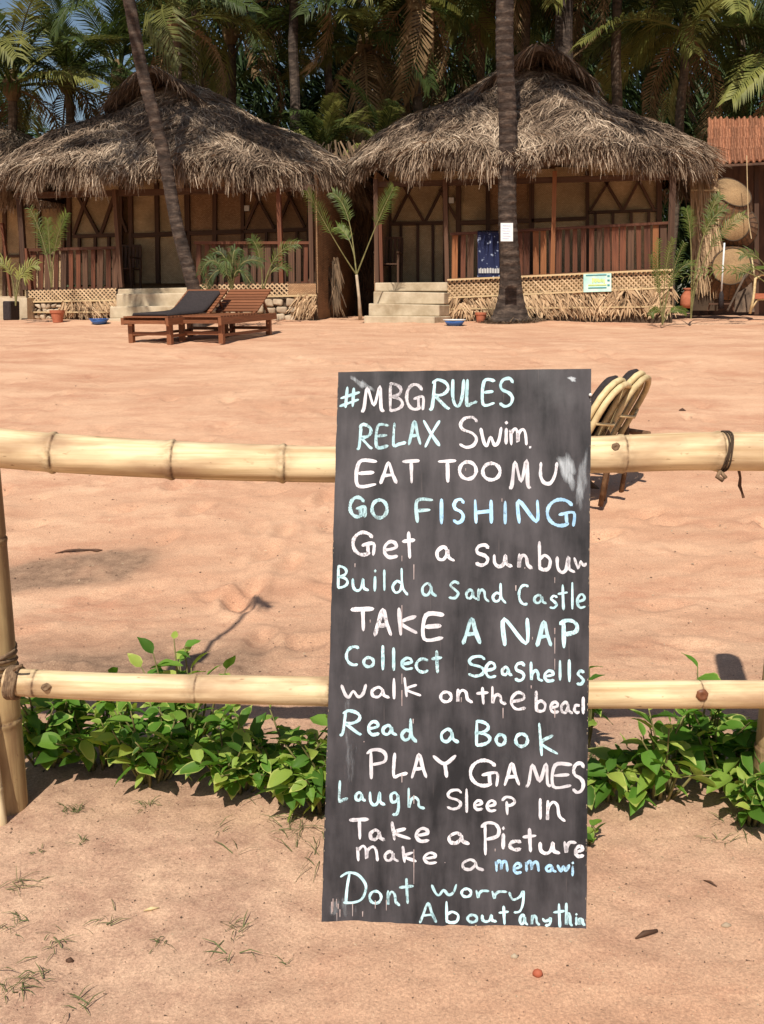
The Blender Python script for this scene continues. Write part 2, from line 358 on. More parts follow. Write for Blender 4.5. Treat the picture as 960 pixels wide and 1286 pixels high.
def strips_obj(name, V, T, material, parent, kind='stuff'):
    org = ORIG[parent.name]; me = strips_mesh(name, V, T, material, org)
    o = bpy.data.objects.new(name, me); C.objects.link(o); o.parent = parent; ORIG[o.name] = org
    if kind: o['kind'] = kind
    return o

# ---------------------------------------------------------------- ground
def axis(core0, core1, step, lo, hi, grow):
    a = list(np.arange(core0, core1+1e-6, step)); s = step
    while a[-1] < hi: s *= grow; a.append(a[-1]+s)
    s = step; b = []
    x = core0
    while x > lo: s *= grow; x -= s; b.append(x)
    return np.array(b[::-1]+a)
gx = axis(-1.5, 1.5, .018, -1500, 1500, 1.024); gy = axis(1.5, 3.6, .018, -60, 2500, 1.0125)
X, Y = np.meshgrid(gx, gy); Z = gz(X, Y)
for fx, fy, fa, fs in _fp:          # footprints
    i0, i1 = np.searchsorted(gx, (fx-.45, fx+.45)); j0, j1 = np.searchsorted(gy, (fy-.45, fy+.45))
    if i1-i0 < 3 or j1-j0 < 3: continue
    dx, dy = X[j0:j1, i0:i1]-fx, Y[j0:j1, i0:i1]-fy
    a_, b_ = dx*math.cos(fa)+dy*math.sin(fa), -dx*math.sin(fa)+dy*math.cos(fa)
    r2 = (a_/.13)**2+(b_/(.06+.012*np.clip(a_/.13, -1, 1)))**2
    Z[j0:j1, i0:i1] += 1.5*fs*(-.028*np.exp(-r2**1.4)+.012*np.exp(-((np.sqrt(r2)-1.6)/.4)**2))
nx, ny = len(gx), len(gy)
me = bpy.data.meshes.new('sand_beach')
me.vertices.add(nx*ny); me.vertices.foreach_set('co', np.stack([X, Y, Z], -1).astype(np.float32).ravel())
i0 = (np.arange(ny-1)[:, None]*nx+np.arange(nx-1)[None]).ravel()
q = np.stack([i0, i0+1, i0+nx+1, i0+nx], 1)
me.loops.add(q.size); me.loops.foreach_set('vertex_index', q.ravel().astype(np.int32))
me.polygons.add(len(q)); me.polygons.foreach_set('loop_start', (np.arange(len(q))*4).astype(np.int32)); me.update(calc_edges=True)
tn = np.clip((3.5-Y)/.9+.6*vnoise(X*2, Y*2, 9), 0, 1)*np.clip((Y-1.75)/.7+.25+.6*vnoise(X*1.5, Y*2.5, 12)+np.clip(-X, -.5, .5)*.9, .05, 1)
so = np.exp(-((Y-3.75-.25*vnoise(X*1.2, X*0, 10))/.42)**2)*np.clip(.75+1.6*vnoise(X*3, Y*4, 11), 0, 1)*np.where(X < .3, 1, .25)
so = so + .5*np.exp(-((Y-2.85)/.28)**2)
so = so + 1.6*np.exp(-((Y-5.1-.3*(X+1.7))/.26)**4-((X+1.75)/.42)**4)*np.clip(.8+1.2*vnoise(X*9, Y*9, 13), 0, 1)  # soft frond shadow painted into the sand colour as a dark patch
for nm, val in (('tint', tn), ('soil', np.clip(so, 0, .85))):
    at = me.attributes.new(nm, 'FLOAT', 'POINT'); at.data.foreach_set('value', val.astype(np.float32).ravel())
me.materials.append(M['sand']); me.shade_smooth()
o = bpy.data.objects.new('sand_beach', me); C.objects.link(o); o['kind'] = 'structure'; o['label'] = 'orange tan beach sand with footprints, rising towards the huts'

# ---------------------------------------------------------------- huts
class Frame:                          # vertical front plane of a hut, measured from two ground points
    def __init__(s, pxa, Ya, pxb, Yb):
        A, B = P(pxa, 386, Ya), P(pxb, 386, Yb); A.z = B.z = 0
        s.o = A; s.u = (B-A).normalized(); s.n = Vector((-s.u.y, s.u.x, 0)); s.w = (B-A).length
    def __call__(s, px, py, d=0):     # pixel -> point on plane pushed d inwards
        r = ray(px, py); q = s.o+s.n*d
        t = (q-CAM).dot(s.n)/r.dot(s.n); return CAM+r*t
    def L(s, a, d, z):
        q = s.o+s.u*a+s.n*d; return Vector((q.x, q.y, z))

def roof(h, fr, ca, cd_, ha, hd, ze, za, name='thatch', pw=2.6, n_straw=26000, gab=True, gab_a=0, sag=.0):
    # ca, cd_: centre along / inwards; ha, hd half sizes
    def hz(a, dd):
        r = (np.abs((a-ca)/ha)**pw+np.abs((dd-cd_)/hd)**pw)**(1/pw)
        z = ze+(za-ze)*(1-np.clip(r, 0, 1)**1.16)
        return z+.10*np.sin(a*2.1+dd)*np.clip(r, 0, 1)+.12*vnoise(a*1.1, dd*1.1, 21)-sag*np.sin(np.clip(r,0,1)*math.pi)
    U, Nn, O = np.array(fr.u), np.array(fr.n), np.array(fr.o)
    def W(a, dd, z): return O+np.outer(a, U)+np.outer(dd, Nn)+np.outer(z, [0, 0, 1.0])
    # solid under-layer
    mb = MB(); K, J = 64, 14; ring = []
    for j in range(J+1):
        r = j/J
        for k in range(K):
            t = 2*math.pi*k/K; c_, s_ = math.cos(t), math.sin(t)
            sc = r/((abs(c_)**pw+abs(s_)**pw)**(1/pw))
            a, dd = ca+ha*c_*sc, cd_+hd*s_*sc
            z = float(hz(np.array([a]), np.array([dd]))[0])-.07
            mb.v.append(tuple(W(np.array([a]), np.array([dd]), np.array([z]))[0])); mb.t.append(0)
    o_ = len(mb.v)
    for k in range(K):                # underside lip
        t = 2*math.pi*k/K; c_, s_ = math.cos(t), math.sin(t); sc = .93/((abs(c_)**pw+abs(s_)**pw)**(1/pw))
        a, dd = ca+ha*c_*sc, cd_+hd*s_*sc
        mb.v.append(tuple(W(np.array([a]), np.array([dd]), np.array([ze-.22]))[0])); mb.t.append(0)
    for j in range(J+1):
        b0, b1 = j*K, (j+1)*K
        for k in range(K):
            k2 = (k+1) % K; mb.f.append((b0+k, b0+k2, b1+k2, b1+k))
    core = obj('roof', mb, M['thatch_core'], h, smooth=True)
    # straw layer
    n = n_straw; t = rng.uniform(0, 2*math.pi, n); r = np.sqrt(rng.uniform(.0004, 1.02, n))
    front = rng.uniform(0, 1, n) < .55; t = np.where(front, rng.uniform(math.pi*.97, 2.03*math.pi, n), t)
    c_, s_ = np.cos(t), np.sin(t); sc = r/((np.abs(c_)**pw+np.abs(s_)**pw)**(1/pw))
    a, dd = ca+ha*c_*sc, cd_+hd*s_*sc
    e = .03; z = hz(a, dd); ga = (hz(a+e, dd)-hz(a-e, dd))/(2*e); gd = (hz(a, dd+e)-hz(a, dd-e))/(2*e)
    gl = np.sqrt(ga**2+gd**2)+1e-6
    da, db, dz = -ga/gl, -gd/gl, -gl
    nrm = np.stack([-ga, -gd, np.ones(n)], 1); nrm /= np.linalg.norm(nrm, axis=1)[:, None]
    dl = np.stack([da, db, dz], 1); dl /= np.linalg.norm(dl, axis=1)[:, None]
    # strands lie in sheaves that share a direction
    cell = vnoise(a*2.3, dd*2.3, 31)*3.2+vnoise(a*6, dd*6, 32)*3.0
    side = np.cross(nrm, dl); jit = (cell+rng.normal(0, .75, n))[:, None]
    dl = dl+side*jit*.8+nrm*rng.uniform(-.05, .24, n)[:, None]
    base = np.stack([a, dd, z+.06*np.mod(r*7+vnoise(a*1.5, dd*1.5, 36)*1.2, 1)], 1)+nrm*rng.uniform(-.05, .05, n)[:, None]
    ln = rng.uniform(.16, .58, n); wd = rng.uniform(.006, .024, n)
    tint = np.clip(.50+.85*vnoise(a*1.7, dd*1.7, 33)+.55*vnoise(a*5, dd*5, 35)+rng.normal(0, .24, n), 0, 1)
    base = W(base[:, 0], base[:, 1], base[:, 2]); dw = np.outer(dl[:, 0], U)+np.outer(dl[:, 1], Nn)+np.outer(dl[:, 2], [0, 0, 1.])
    sv = np.outer(side[:, 0], U)+np.outer(side[:, 1], Nn)+np.outer(side[:, 2], [0, 0, 1.])
    sv = sv+rng.normal(0, .35, (n, 3)); sv = np.cross(dw, np.cross(sv, dw))
    V1, T1 = strips(base, dw, ln, wd, .35, tint, sv)
    # fringe
    m = int(n*.24); t = rng.uniform(0, 2*math.pi, m); f2 = rng.uniform(0, 1, m) < .6; t = np.where(f2, rng.uniform(math.pi, 2*math.pi, m), t)
    c_, s_ = np.cos(t), np.sin(t); rr = rng.uniform(.93, 1.03, m); sc = rr/((np.abs(c_)**pw+np.abs(s_)**pw)**(1/pw))
    a, dd = ca+ha*c_*sc, cd_+hd*s_*sc; z = hz(a, dd)-rng.uniform(0, .28, m)
    clump = .5+1.1*vnoise(t*9, t*0, 41)+.5*vnoise(t*31, t*0, 42)
    dl = np.stack([c_*.45*ha/4+rng.normal(0, .28, m), s_*.45+rng.normal(0, .28, m), -np.ones(m)*rng.uniform(.5, 1.3, m)], 1)
    base = W(a, dd, z); dw = np.outer(dl[:, 0], U)+np.outer(dl[:, 1], Nn)+np.outer(dl[:, 2], [0, 0, 1.])
    V2, T2 = strips(base, dw, (.10+.34*np.clip(clump, 0, 1.3))*rng.uniform(.5, 1.25, m), rng.uniform(.007, .022, m), .4, np.clip(.46+.5*vnoise(t*7, t*0, 43)+rng.normal(0, .2, m), 0, 1))
    Vs, Ts = [V1, V2], [T1, T2]
    if gab:                            # ridge hood with a dark mouth towards the beach
        m = 4200; gw, gh, gd0, gd1 = 1.1, .62, cd_-hd*.42, cd_+.6
        aa = rng.uniform(-1, 1, m); dd = rng.uniform(gd0-.12, gd1, m)
        zz = za+.12-gh*np.abs(aa)**1.35*1.15; zz = zz-.15*(dd-gd0)/(gd1-gd0)*0
        sgn = np.sign(aa)
        base = W(ca+gab_a+aa*gw*.95, dd, zz); dl = np.stack([sgn*.8+rng.normal(0, .3, m), rng.normal(-.15, .3, m), -.75*np.ones(m)], 1)
        dw = np.outer(dl[:, 0], U)+np.outer(dl[:, 1], Nn)+np.outer(dl[:, 2], [0, 0, 1.])
        V3, T3 = strips(base, dw, rng.uniform(.2, .5, m), rng.uniform(.012, .03, m), .3, np.clip(rng.normal(.28, .18, m), 0, 1)); Vs.append(V3); Ts.append(T3)
        mb = MB(); pa = np.linspace(-1, 1, 15); vs = []
        for dd_ in (gd0, gd1):
            for off in (0, -.09):
                for x in pa:
                    q = W(np.array([ca+gab_a+x*gw]), np.array([dd_]), np.array([za+.08-gh*abs(x)**1.35*1.15+off]))[0]; vs.append(tuple(q))
        fs = []
        for x in range(14):
            fs += [(x, x+1, 30+x+1, 30+x), (15+x, 45+x, 45+x+1, 15+x+1), (x, 15+x, 15+x+1, x+1)]
        mb.add(vs, fs); obj('ridge_hood', mb, M['thatch_core'], h, smooth=False)
    V = np.concatenate(Vs); T = np.concatenate(Ts)
    strips_obj('thatch', V, T, M['thatch'], h)

def poly(h, name, fr, pts, d, th, material, label=None):
    q = [fr(x, y, d) for x, y in pts]; mb = MB(); mb.hexa(q, fr.n*th)
    return obj(name, mb, material, h, label=label)
def beam(h, fr, x0, y0, x1, y1, d, wpx=4, t=.06, material='wood_dark', name='beam'):
    sc = (fr(x0, y0, d)-CAM).length/F
    return bar(name, fr(x0, y0, d), fr(x1, y1, d), wpx*sc, t, fr.n, M[material], h)
def railing(h, fr, x0, x1, yt0, yt1, yb0, yb1, d, n, mats, skip=(), rnd=1.0):
    rt = thing_part('railing', h)
    for i in range(n):
        if i in skip: continue
        f = (i+.5)/n; x = x0+(x1-x0)*f+random.uniform(-1, 1)*rnd*.8
        yt = yt0+(yt1-yt0)*f+random.uniform(-1.5, 1.5)*0; yb = yb0+(yb1-yb0)*f
        wp = (x1-x0)/n*random.uniform(.52, .80)
        beam(rt, fr, x+random.uniform(-.6, .6), yb, x, yt+2, d+random.uniform(-.01, .01), wp, .028, random.choice(mats), 'plank')
    beam(rt, fr, x0-1, yt0, x1+1, yt1, d-.035, 3.0, .07, mats[0], 'handrail'); beam(rt, fr, x0-1, yb0-1, x1+1, yb1-1, d+.045, 3, .05, mats[0], 'bottom_rail')
    return rt
def thing_part(name, parent):
    o = bpy.data.objects.new(name, None); C.objects.link(o); o.parent = parent; ORIG[o.name] = ORIG[parent.name]; o.empty_display_size = .1
    return o
def lattice(h, fr, x0, x1, yt0, yt1, yb0, yb1, d, cell=7, name='woven_band', material='skirt', wpx=1.7):
    # open diagonal basket weave of split bamboo
    Vv, Tt = [], []; H0 = yb0-yt0; n = int((x1-x0+H0)/cell)+1; bs, dr, ln = [], [], []
    for s_ in (1, -1):
        for i in range(-int(H0/cell)-1, n+1):
            xa = x0+i*cell; xb = xa+s_*H0*1.0
            def yy(x, f): 
                k = (x-x0)/(x1-x0); return (yt0+(yt1-yt0)*k)*(1-f)+(yb0+(yb1-yb0)*k)*f
            fa, fb = 0.0, 1.0
            lo, hi = (x0, x1)
            def clipf(x): return (x-xa)/(xb-xa)
            fs = sorted([clipf(lo), clipf(hi)]); fa, fb = max(0, fs[0]), min(1, fs[1])
            if fb-fa < .08: continue
            pa, pb = xa+(xb-xa)*fa, xa+(xb-xa)*fb
            A, B = fr(pa, yy(pa, fa), d+(0 if s_ > 0 else .012)), fr(pb, yy(pb, fb), d+(0 if s_ > 0 else .012))
            bs.append(A); dr.append(B-A); ln.append((B-A).length)
    bs, dr, ln = np.array(bs), np.array(dr), np.array(ln)
    sv = np.cross(dr, np.array(fr.n)[None])
    sc = (fr(x0, yt0, d)-CAM).length/F
    V, T = strips(bs, dr, ln, np.full(len(bs), wpx*sc), 0, np.clip(rng.normal(.62, .15, len(bs)), 0, 1), sv)
    # keep full width at the tips
    V = V.reshape(-1, 6, 3); c_ = (V[:, 4]+V[:, 5])/2; sd = (V[:, 1]-V[:, 0])/2; V[:, 4] = c_-sd; V[:, 5] = c_+sd
    strips_obj(name, V.reshape(-1, 3), T, M[material], h)
def leaf_skirt(h, fr, x0, x1, yt0, yt1, yb0, yb1, d, n, name='leaf_skirt', material='skirt', slant=.5, lenf=1.0, messy=.4):
    x = rng.uniform(x0, x1, n); k = (x-x0)/(x1-x0); yt = yt0+(yt1-yt0)*k; yb = yb0+(yb1-yb0)*k
    f = rng.uniform(-.1, .55, n)
    bs = np.array([fr(a, t+(b-t)*ff, d-random.uniform(.0, .09)) for a, t, b, ff in zip(x, yt, yb, f)])
    H_ = (fr(x0, yt0, d).z-fr(x0, yb0, d).z)
    sl = slant*np.sign(vnoise(x*.035, x*0, 51)+.18)+rng.normal(0, messy, n)
    U, Nn = np.array(fr.u), np.array(fr.n)
    dr = np.outer(sl, U)-np.array([0, 0, 1.])[None]+np.outer(rng.normal(-.06, .08, n), Nn)
    ln = H_*rng.uniform(.35, .6, n)*lenf
    V, T = strips(bs, dr, ln, rng.uniform(.014, .045, n), .1, np.clip(.5+.6*vnoise(x*.08, f*3, 52)+rng.normal(0, .22, n), 0, 1), np.cross(dr, Nn[None]+rng.normal(0, .5, (n, 3))))
    gl = V[:, 2]; gmin = np.array([g(a, b) for a, b in V[::6, :2]]).repeat(6); V[:, 2] = np.maximum(gl, gmin+.005)
    strips_obj(name, V, T, M[material], h)
def step_block(h, fr, pts, d, depth, yaw=0, material='concrete'):
    q = [fr(x, y, d) for x, y in pts]; zb = min(p.z for p in q)-.12
    q[0].z = q[1].z = zb if pts[0][1] > 400 else q[0].z
    mb = MB(); th = Matrix.Rotation(yaw, 3, 'Z') @ fr.n * depth
    mb.hexa(q, th); o = obj('step', mb, M[material], h)
    b = o.modifiers.new('edge', 'BEVEL'); b.width = .018; b.segments = 2
    return o

# ---- right hut
FR = Frame(470, 19.3, 845, 18.3)
bh = thing('bamboo_hut', FR.L(FR.w/2, 2.5, 1.24), 'large thatched bamboo hut with blue towel on its railing, behind the straight palm trunk', 'hut')
roof(bh, FR, 2.74, 2.55, 3.74, 3.35, 4.34, 6.42, n_straw=56000, gab_a=.35)
# platform
mb = MB(); z0, zf = .9, FR(560, 353, 0).z
a0, a1 = .05, FR.w-.05
def lbox(mb, fr, a0, a1, d0, d1, z0, z1):
    c = [fr.L(a0, d0, z0), fr.L(a1, d0, z0), fr.L(a1, d0, z1), fr.L(a0, d0, z1)]; mb.hexa(c, fr.n*(d1-d0))
lbox(mb, FR, a0, a1, .06, 5.2, z0, zf-.02); obj('platform', mb, M['thatch_core'], bh)
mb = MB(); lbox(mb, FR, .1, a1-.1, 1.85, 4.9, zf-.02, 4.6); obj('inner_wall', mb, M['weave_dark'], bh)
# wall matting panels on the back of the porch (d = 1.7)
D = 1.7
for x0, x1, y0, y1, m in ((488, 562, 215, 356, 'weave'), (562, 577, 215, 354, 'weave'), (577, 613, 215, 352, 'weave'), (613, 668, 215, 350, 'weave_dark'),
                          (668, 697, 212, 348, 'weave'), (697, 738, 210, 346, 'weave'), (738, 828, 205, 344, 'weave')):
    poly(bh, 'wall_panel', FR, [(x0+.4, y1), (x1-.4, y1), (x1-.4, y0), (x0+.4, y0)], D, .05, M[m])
for s_ in ((489, 230, 489, 356, 5), (560, 225, 560, 354, 6), (576, 225, 576, 352, 6), (613, 225, 613, 350, 5), (668, 225, 668, 350, 6), (738, 215, 738, 346, 4), (828, 210, 828, 344, 6),
           (490, 281, 560, 280, 4), (577, 280, 668, 277, 5), (668, 277, 738, 274, 4), (738, 267, 826, 264, 3),
           (504, 281, 504, 356, 3), (525, 281, 525, 356, 3), (544, 281, 544, 356, 3), (748, 267, 748, 290, 3), (770, 267, 770, 290, 3), (793, 266, 793, 290, 3), (815, 266, 815, 290, 3),
           (494, 280, 518, 232, 3), (533, 279, 504, 228, 3), (534, 279, 560, 228, 3), (574, 276, 552, 238, 3),
           (742, 264, 768, 222, 3), (782, 264, 756, 220, 3), (783, 264, 806, 220, 3), (822, 264, 800, 222, 3)):
    beam(bh, FR, *s_[:4], D-.04, s_[4], .07)
beam(bh, FR, 480, 330, 480, 356, D-.3, 3, .05)
for s_ in ((472, 225, 474, 357, 5, 'wood_dark'), (478, 280, 480, 357, 4, 'wood_red'), (559, 225, 562, 354, 5, 'wood_dark'), (697, 215, 694, 345, 5, 'wood_orange'), (846, 205, 841, 340, 7, 'wood_dark')):
    beam(bh, FR, *s_[:4], .03, s_[4], .09, s_[5], 'post')
beam(bh, FR, 470, 232, 846, 222, .1, 6, .1)
railing(bh, FR, 567, 838, 294, 280, 352, 339, .10, 27, ['wood_red', 'wood_red', 'wood_orange', 'wood_red', 'wood_dark'])
poly(bh, 'light_switch_box', FR, [(564, 255), (570, 255), (570, 248), (564, 248)], D-.12, .05, M['white_paint'])
# skirt
mb = MB(); q = [FR(562, 404, .0), FR(845, 408, .0), FR(845, 341, .0), FR(562, 354, .0)]; q[0].z -= .1; q[1].z -= .1; mb.hexa(q, FR.n*.05); obj('skirt_backing', mb, M['screen'], bh)
mb = MB(); q = [FR(562, 375, -.012), FR(845, 363, -.012), FR(845, 345, -.012), FR(562, 359, -.012)]; mb.hexa(q, FR.n*.01); obj('matting_strip', mb, M['straw_light'], bh)
lattice(bh, FR, 562, 845, 351, 338, 375, 363, -.05, 6)
leaf_skirt(bh, FR, 563, 845, 375, 362, 404, 408, -.02, 1700)
for a, b in (((562, 374), (845, 361)), ((562, 388), (845, 385)), ((562, 351.5), (845, 338.5))):
    beam(bh, FR, *a, *b, -.09, 1.8, .03, 'pale_bar', 'bamboo_bar')
for i, pts in enumerate((((457, 409), (546, 411), (546, 397.5), (457, 396.5)), ((463, 397), (552, 398), (552, 383), (463, 381)), ((469, 382), (558, 383), (558, 367.5), (469, 366)), ((471, 366), (562, 367), (562, 354.5), (471, 355)))):
    step_block(bh, FR, pts, -.95+i*.3, 1.3-i*.3, R(-14))

# ---- left hut
FL = Frame(30, 20.0, 395, 18.9)
bl = thing('bamboo_hut', FL.L(FL.w/2, 2.5, 1.24), 'thatched bamboo hut behind the two loungers, with a leaning palm in front', 'hut')
roof(bl, FL, 2.68, 2.55, 3.98, 3.35, 4.16, 6.2, n_straw=56000, gab_a=-.1)
zf2 = FL(150, 364, 0).z
mb = MB(); lbox(mb, FL, .05, FL.w-.05, .06, 5.2, .9, zf2-.02); obj('platform', mb, M['thatch_core'], bl)
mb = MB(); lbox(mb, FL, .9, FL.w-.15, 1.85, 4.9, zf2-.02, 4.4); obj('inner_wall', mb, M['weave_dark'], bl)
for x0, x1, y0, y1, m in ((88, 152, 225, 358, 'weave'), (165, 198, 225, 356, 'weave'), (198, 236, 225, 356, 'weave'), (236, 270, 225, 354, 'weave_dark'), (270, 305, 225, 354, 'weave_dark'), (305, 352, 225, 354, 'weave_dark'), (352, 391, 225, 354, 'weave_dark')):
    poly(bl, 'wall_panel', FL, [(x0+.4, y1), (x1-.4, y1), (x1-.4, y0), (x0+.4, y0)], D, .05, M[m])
for s_ in ((87, 230, 87, 358, 5), (152, 230, 152, 358, 4), (164, 230, 166, 358, 5), (197, 230, 199, 356, 5), (235, 230, 237, 356, 6), (270, 230, 270, 354, 5), (305, 230, 305, 354, 4), (389, 230, 389, 352, 6),
           (92, 297, 152, 295, 4), (166, 296, 236, 293, 5), (237, 293, 305, 291, 5), (305, 291, 389, 288, 4),
           (100, 297, 100, 330, 3), (120, 297, 120, 330, 3), (137, 297, 137, 330, 3), (335, 290, 335, 330, 3), (373, 290, 373, 330, 3),
           (93, 294, 112, 240, 3.5), (124, 294, 95, 240, 3.5), (127, 294, 146, 240, 3.5), (160, 292, 144, 250, 3),
           (308, 288, 330, 238, 3), (345, 287, 318, 238, 3), (348, 287, 368, 238, 3), (383, 285, 360, 240, 3)):
    beam(bl, FL, *s_[:4], D-.04, s_[4], .07)
for s_ in ((25, 250, 33, 364, 6, 'wood_dark'), (33, 312, 39, 364, 4, 'wood_red'), (144, 238, 153, 361, 4.5, 'wood_dark'), (350, 232, 354, 356, 5, 'wood_red'), (390, 232, 393, 400, 5, 'wood_dark')):
    beam(bl, FL, *s_[:4], .03, s_[4], .09, s_[5], 'post')
beam(bl, FL, 20, 246, 395, 236, .1, 6, .1)
railing(bl, FL, 38, 150, 314, 311, 364, 362, .10, 12, ['wood_red', 'wood_dark', 'wood_red', 'wood_red'])
railing(bl, FL, 246, 390, 305, 305, 358, 356, .10, 15, ['wood_red', 'wood_dark', 'wood_red', 'wood_dark', 'wood_dark'])
poly(bl, 'light_switch_box', FL, [(307, 265), (313, 265), (313, 258), (307, 258)], D-.12, .05, M['white_paint'])
mb = MB(); q = [FL(33, 402, .0), FL(145, 404, .0), FL(145, 362, .0), FL(33, 364, .0)]; q[0].z -= .1; q[1].z -= .1; mb.hexa(q, FL.n*.05); obj('skirt_backing', mb, M['screen'], bl)
lattice(bl, FL, 36, 146, 365, 362, 380, 378, -.04, 5)
beam(bl, FL, 33, 379, 146, 377, -.07, 2, .03, 'pale_bar', 'bamboo_bar'); beam(bl, FL, 33, 392, 146, 392, -.1, 1.4, .02, 'pale_bar', 'bamboo_bar')
leaf_skirt(bl, FL, 78, 146, 380, 378, 403, 405, -.02, 420)
mb = MB(); q = [FL(240, 405, .0), FL(397, 406, .0), FL(397, 355, .0), FL(240, 358, .0)]; q[0].z -= .1; q[1].z -= .1; mb.hexa(q, FL.n*.05); obj('skirt_backing', mb, M['screen'], bl)
lattice(bl, FL, 240, 362, 358, 356, 373, 371, -.04, 6)
poly(bl, 'matting_strip', FL, [(362, 372), (397, 371), (397, 356), (362, 356)], -.03, .03, M['weave_dark'])
beam(bl, FL, 238, 374, 398, 371, -.07, 2, .03, 'pale_bar', 'bamboo_bar')
leaf_skirt(bl, FL, 372, 398, 372, 372, 405, 405, -.02, 260)
def stones(h, fr, x0, x1, yt, yb, d, rows, cols):
    for r_ in range(rows):
        for c_ in range(cols):
            xa = x0+(x1-x0)*(c_+(.5 if r_ % 2 else 0)*.6)/cols; xb = xa+(x1-x0)/cols*.92
            ya = yt+(yb-yt)*r_/rows; yb_ = ya+(yb-yt)/rows*.9
            j = lambda: random.uniform(-2.0, 2.0)
            q = [fr(xa+j(), yb_+j(), d-random.uniform(0, .05)), fr(xb+j(), yb_+j(), d-random.uniform(0, .05)), fr(xb+j(), ya+j(), d-random.uniform(0, .04)), fr(xa+j(), ya+j(), d-random.uniform(0, .04))]
            mb = MB(); mb.hexa(q, fr.n*.2); o = obj('stone', mb, M['stone'], h); b = o.modifiers.new('edge', 'BEVEL'); b.width = .045; b.segments = 3
stones(bl, FL, 36, 78, 381, 402, -.05, 3, 6)
stones(bl, FL, 240, 372, 375, 405, -.05, 3, 9)
for i, pts in enumerate((((131, 409), (226, 409), (226, 399), (131, 400)), ((138, 400), (232, 399), (232, 384), (138, 385)), ((146, 386), (237, 384), (237, 368), (146, 369)), ((148, 370), (239, 368), (239, 361), (148, 363)))):
    step_block(bl, FL, pts, -.95+i*.3, 1.3-i*.3, R(-6))

def porch_chair(fr, px, py, d, h, label):
    t = thing('porch_chair', fr(px, py, d), label, 'chair'); c = fr(px, py, d); u, n_ = fr.u, fr.n; up = Vector((0, 0, 1)); wd_ = M['wood_dark']
    for a in (-.24, .24):
        bar('leg', c+u*a-n_*.22, c+u*a-n_*.22+up*.62, .04, .04, n_, wd_, t); bar('leg', c+u*a+n_*.22, c+u*a+n_*.34+up*h, .04, .04, n_, wd_, t)
        bar('armrest', c+u*a-n_*.27+up*.63, c+u*a+n_*.28+up*.63, .05, .03, up, wd_, t)
    bar('seat', c-u*.24+up*.4, c+u*.24+up*.4, .46, .03, up, wd_, t)
    for k in range(5): bar('back_slat', c+u*(-.18+.09*k)+n_*.25+up*.44, c+u*(-.18+.09*k)+n_*.33+up*(h-.02), .055, .02, n_, wd_, t)
    bar('back_rail', c-u*.24+n_*.34+up*h, c+u*.24+n_*.34+up*h, .05, .03, n_, wd_, t)
porch_chair(FR, 488, 357, .9, .95, 'dark wooden chair at the top of the steps on the right hut porch')
porch_chair(FL, 158, 362, 1.1, .9, 'dark wooden chair in the left hut doorway beside the railing end')
# ---- hut at the far left, mostly out of frame
F3 = Frame(-130, 24.5, 82, 23.6)
b3 = thing('bamboo_hut', F3.L(F3.w/2, 2.5, 1.3), 'thatched hut at the far left edge, half hidden behind the larger hut', 'hut')
roof(b3, F3, 1.7, 2.2, 3.2, 2.8, 4.15, 6.3, n_straw=9000, gab=False)
mb = MB(); lbox(mb, F3, 0, F3.w, .06, 4.4, 1.0, F3(40, 372, 0).z); obj('platform', mb, M['concrete'], b3)
for x0, x1 in ((-130, -60), (-60, 8), (8, 45), (45, 82)):
    poly(b3, 'wall_panel', F3, [(x0+.4, 372), (x1-.4, 372), (x1-.4, 262), (x0+.4, 262)], .9, .05, M['weave'])
for s_ in ((6, 262, 6, 372, 4), (26, 262, 28, 372, 4), (50, 262, 50, 372, 3), (-20, 322, 82, 321, 3)): beam(b3, F3, *s_[:4], .86, s_[4], .06)
for s_ in ((3, 280, 14, 372, 3, 'wood_red'), (-80, 280, -80, 372, 4, 'wood_red'), (80, 270, 80, 372, 4, 'wood_dark')): beam(b3, F3, *s_[:4], .05, s_[4], .08, s_[5], 'post')
# low plinth with a dark opening beside the left hut
mb = MB(); q = [FL(-40, 397, -.3), FL(34, 397, -.3), FL(34, 374, -.3), FL(-40, 374, -.3)]; q[0].z -= .15; q[1].z -= .15; mb.hexa(q, FL.n*.8)
o = obj('concrete_ledge', mb, M['concrete'], loc=FL(0, 397, -.3)); top(o, 'low pale concrete ledge at the left edge beside the hut', 'ledge')
mb = MB(); q = [FL(3, 396, -.9), FL(13, 396, -.9), FL(13, 378, -.9), FL(3, 378, -.9)]; q[0].z -= .1; q[1].z -= .1; mb.hexa(q, FL.n*.35)
o = obj('dark_crate', mb, M['cloth_black'], loc=FL(8, 396, -.9)); b = o.modifiers.new('edge', 'BEVEL'); b.width = .02; top(o, 'small dark box on the sand at the left edge', 'box')

# ---- palm-leaf screen added to darken the gap between the huts
def leaf_screen(fr, x0, x1, yt, yb, d, n, label, mat_='screen', name='palm_leaf_screen'):
    t = thing(name, fr((x0+x1)/2, yb, d), label, 'screen')
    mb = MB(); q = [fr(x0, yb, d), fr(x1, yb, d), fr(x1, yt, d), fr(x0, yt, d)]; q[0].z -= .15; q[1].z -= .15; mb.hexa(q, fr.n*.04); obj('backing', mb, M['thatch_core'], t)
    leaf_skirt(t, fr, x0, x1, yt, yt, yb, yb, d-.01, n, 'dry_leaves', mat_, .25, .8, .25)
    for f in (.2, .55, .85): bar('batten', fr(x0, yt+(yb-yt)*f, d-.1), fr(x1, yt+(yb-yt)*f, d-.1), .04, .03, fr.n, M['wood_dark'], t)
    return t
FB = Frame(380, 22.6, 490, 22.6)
leaf_screen(FB, 375, 500, 195, 393, 0, 900, 'dark palm-leaf screen closing the shaded gap between the two big huts')
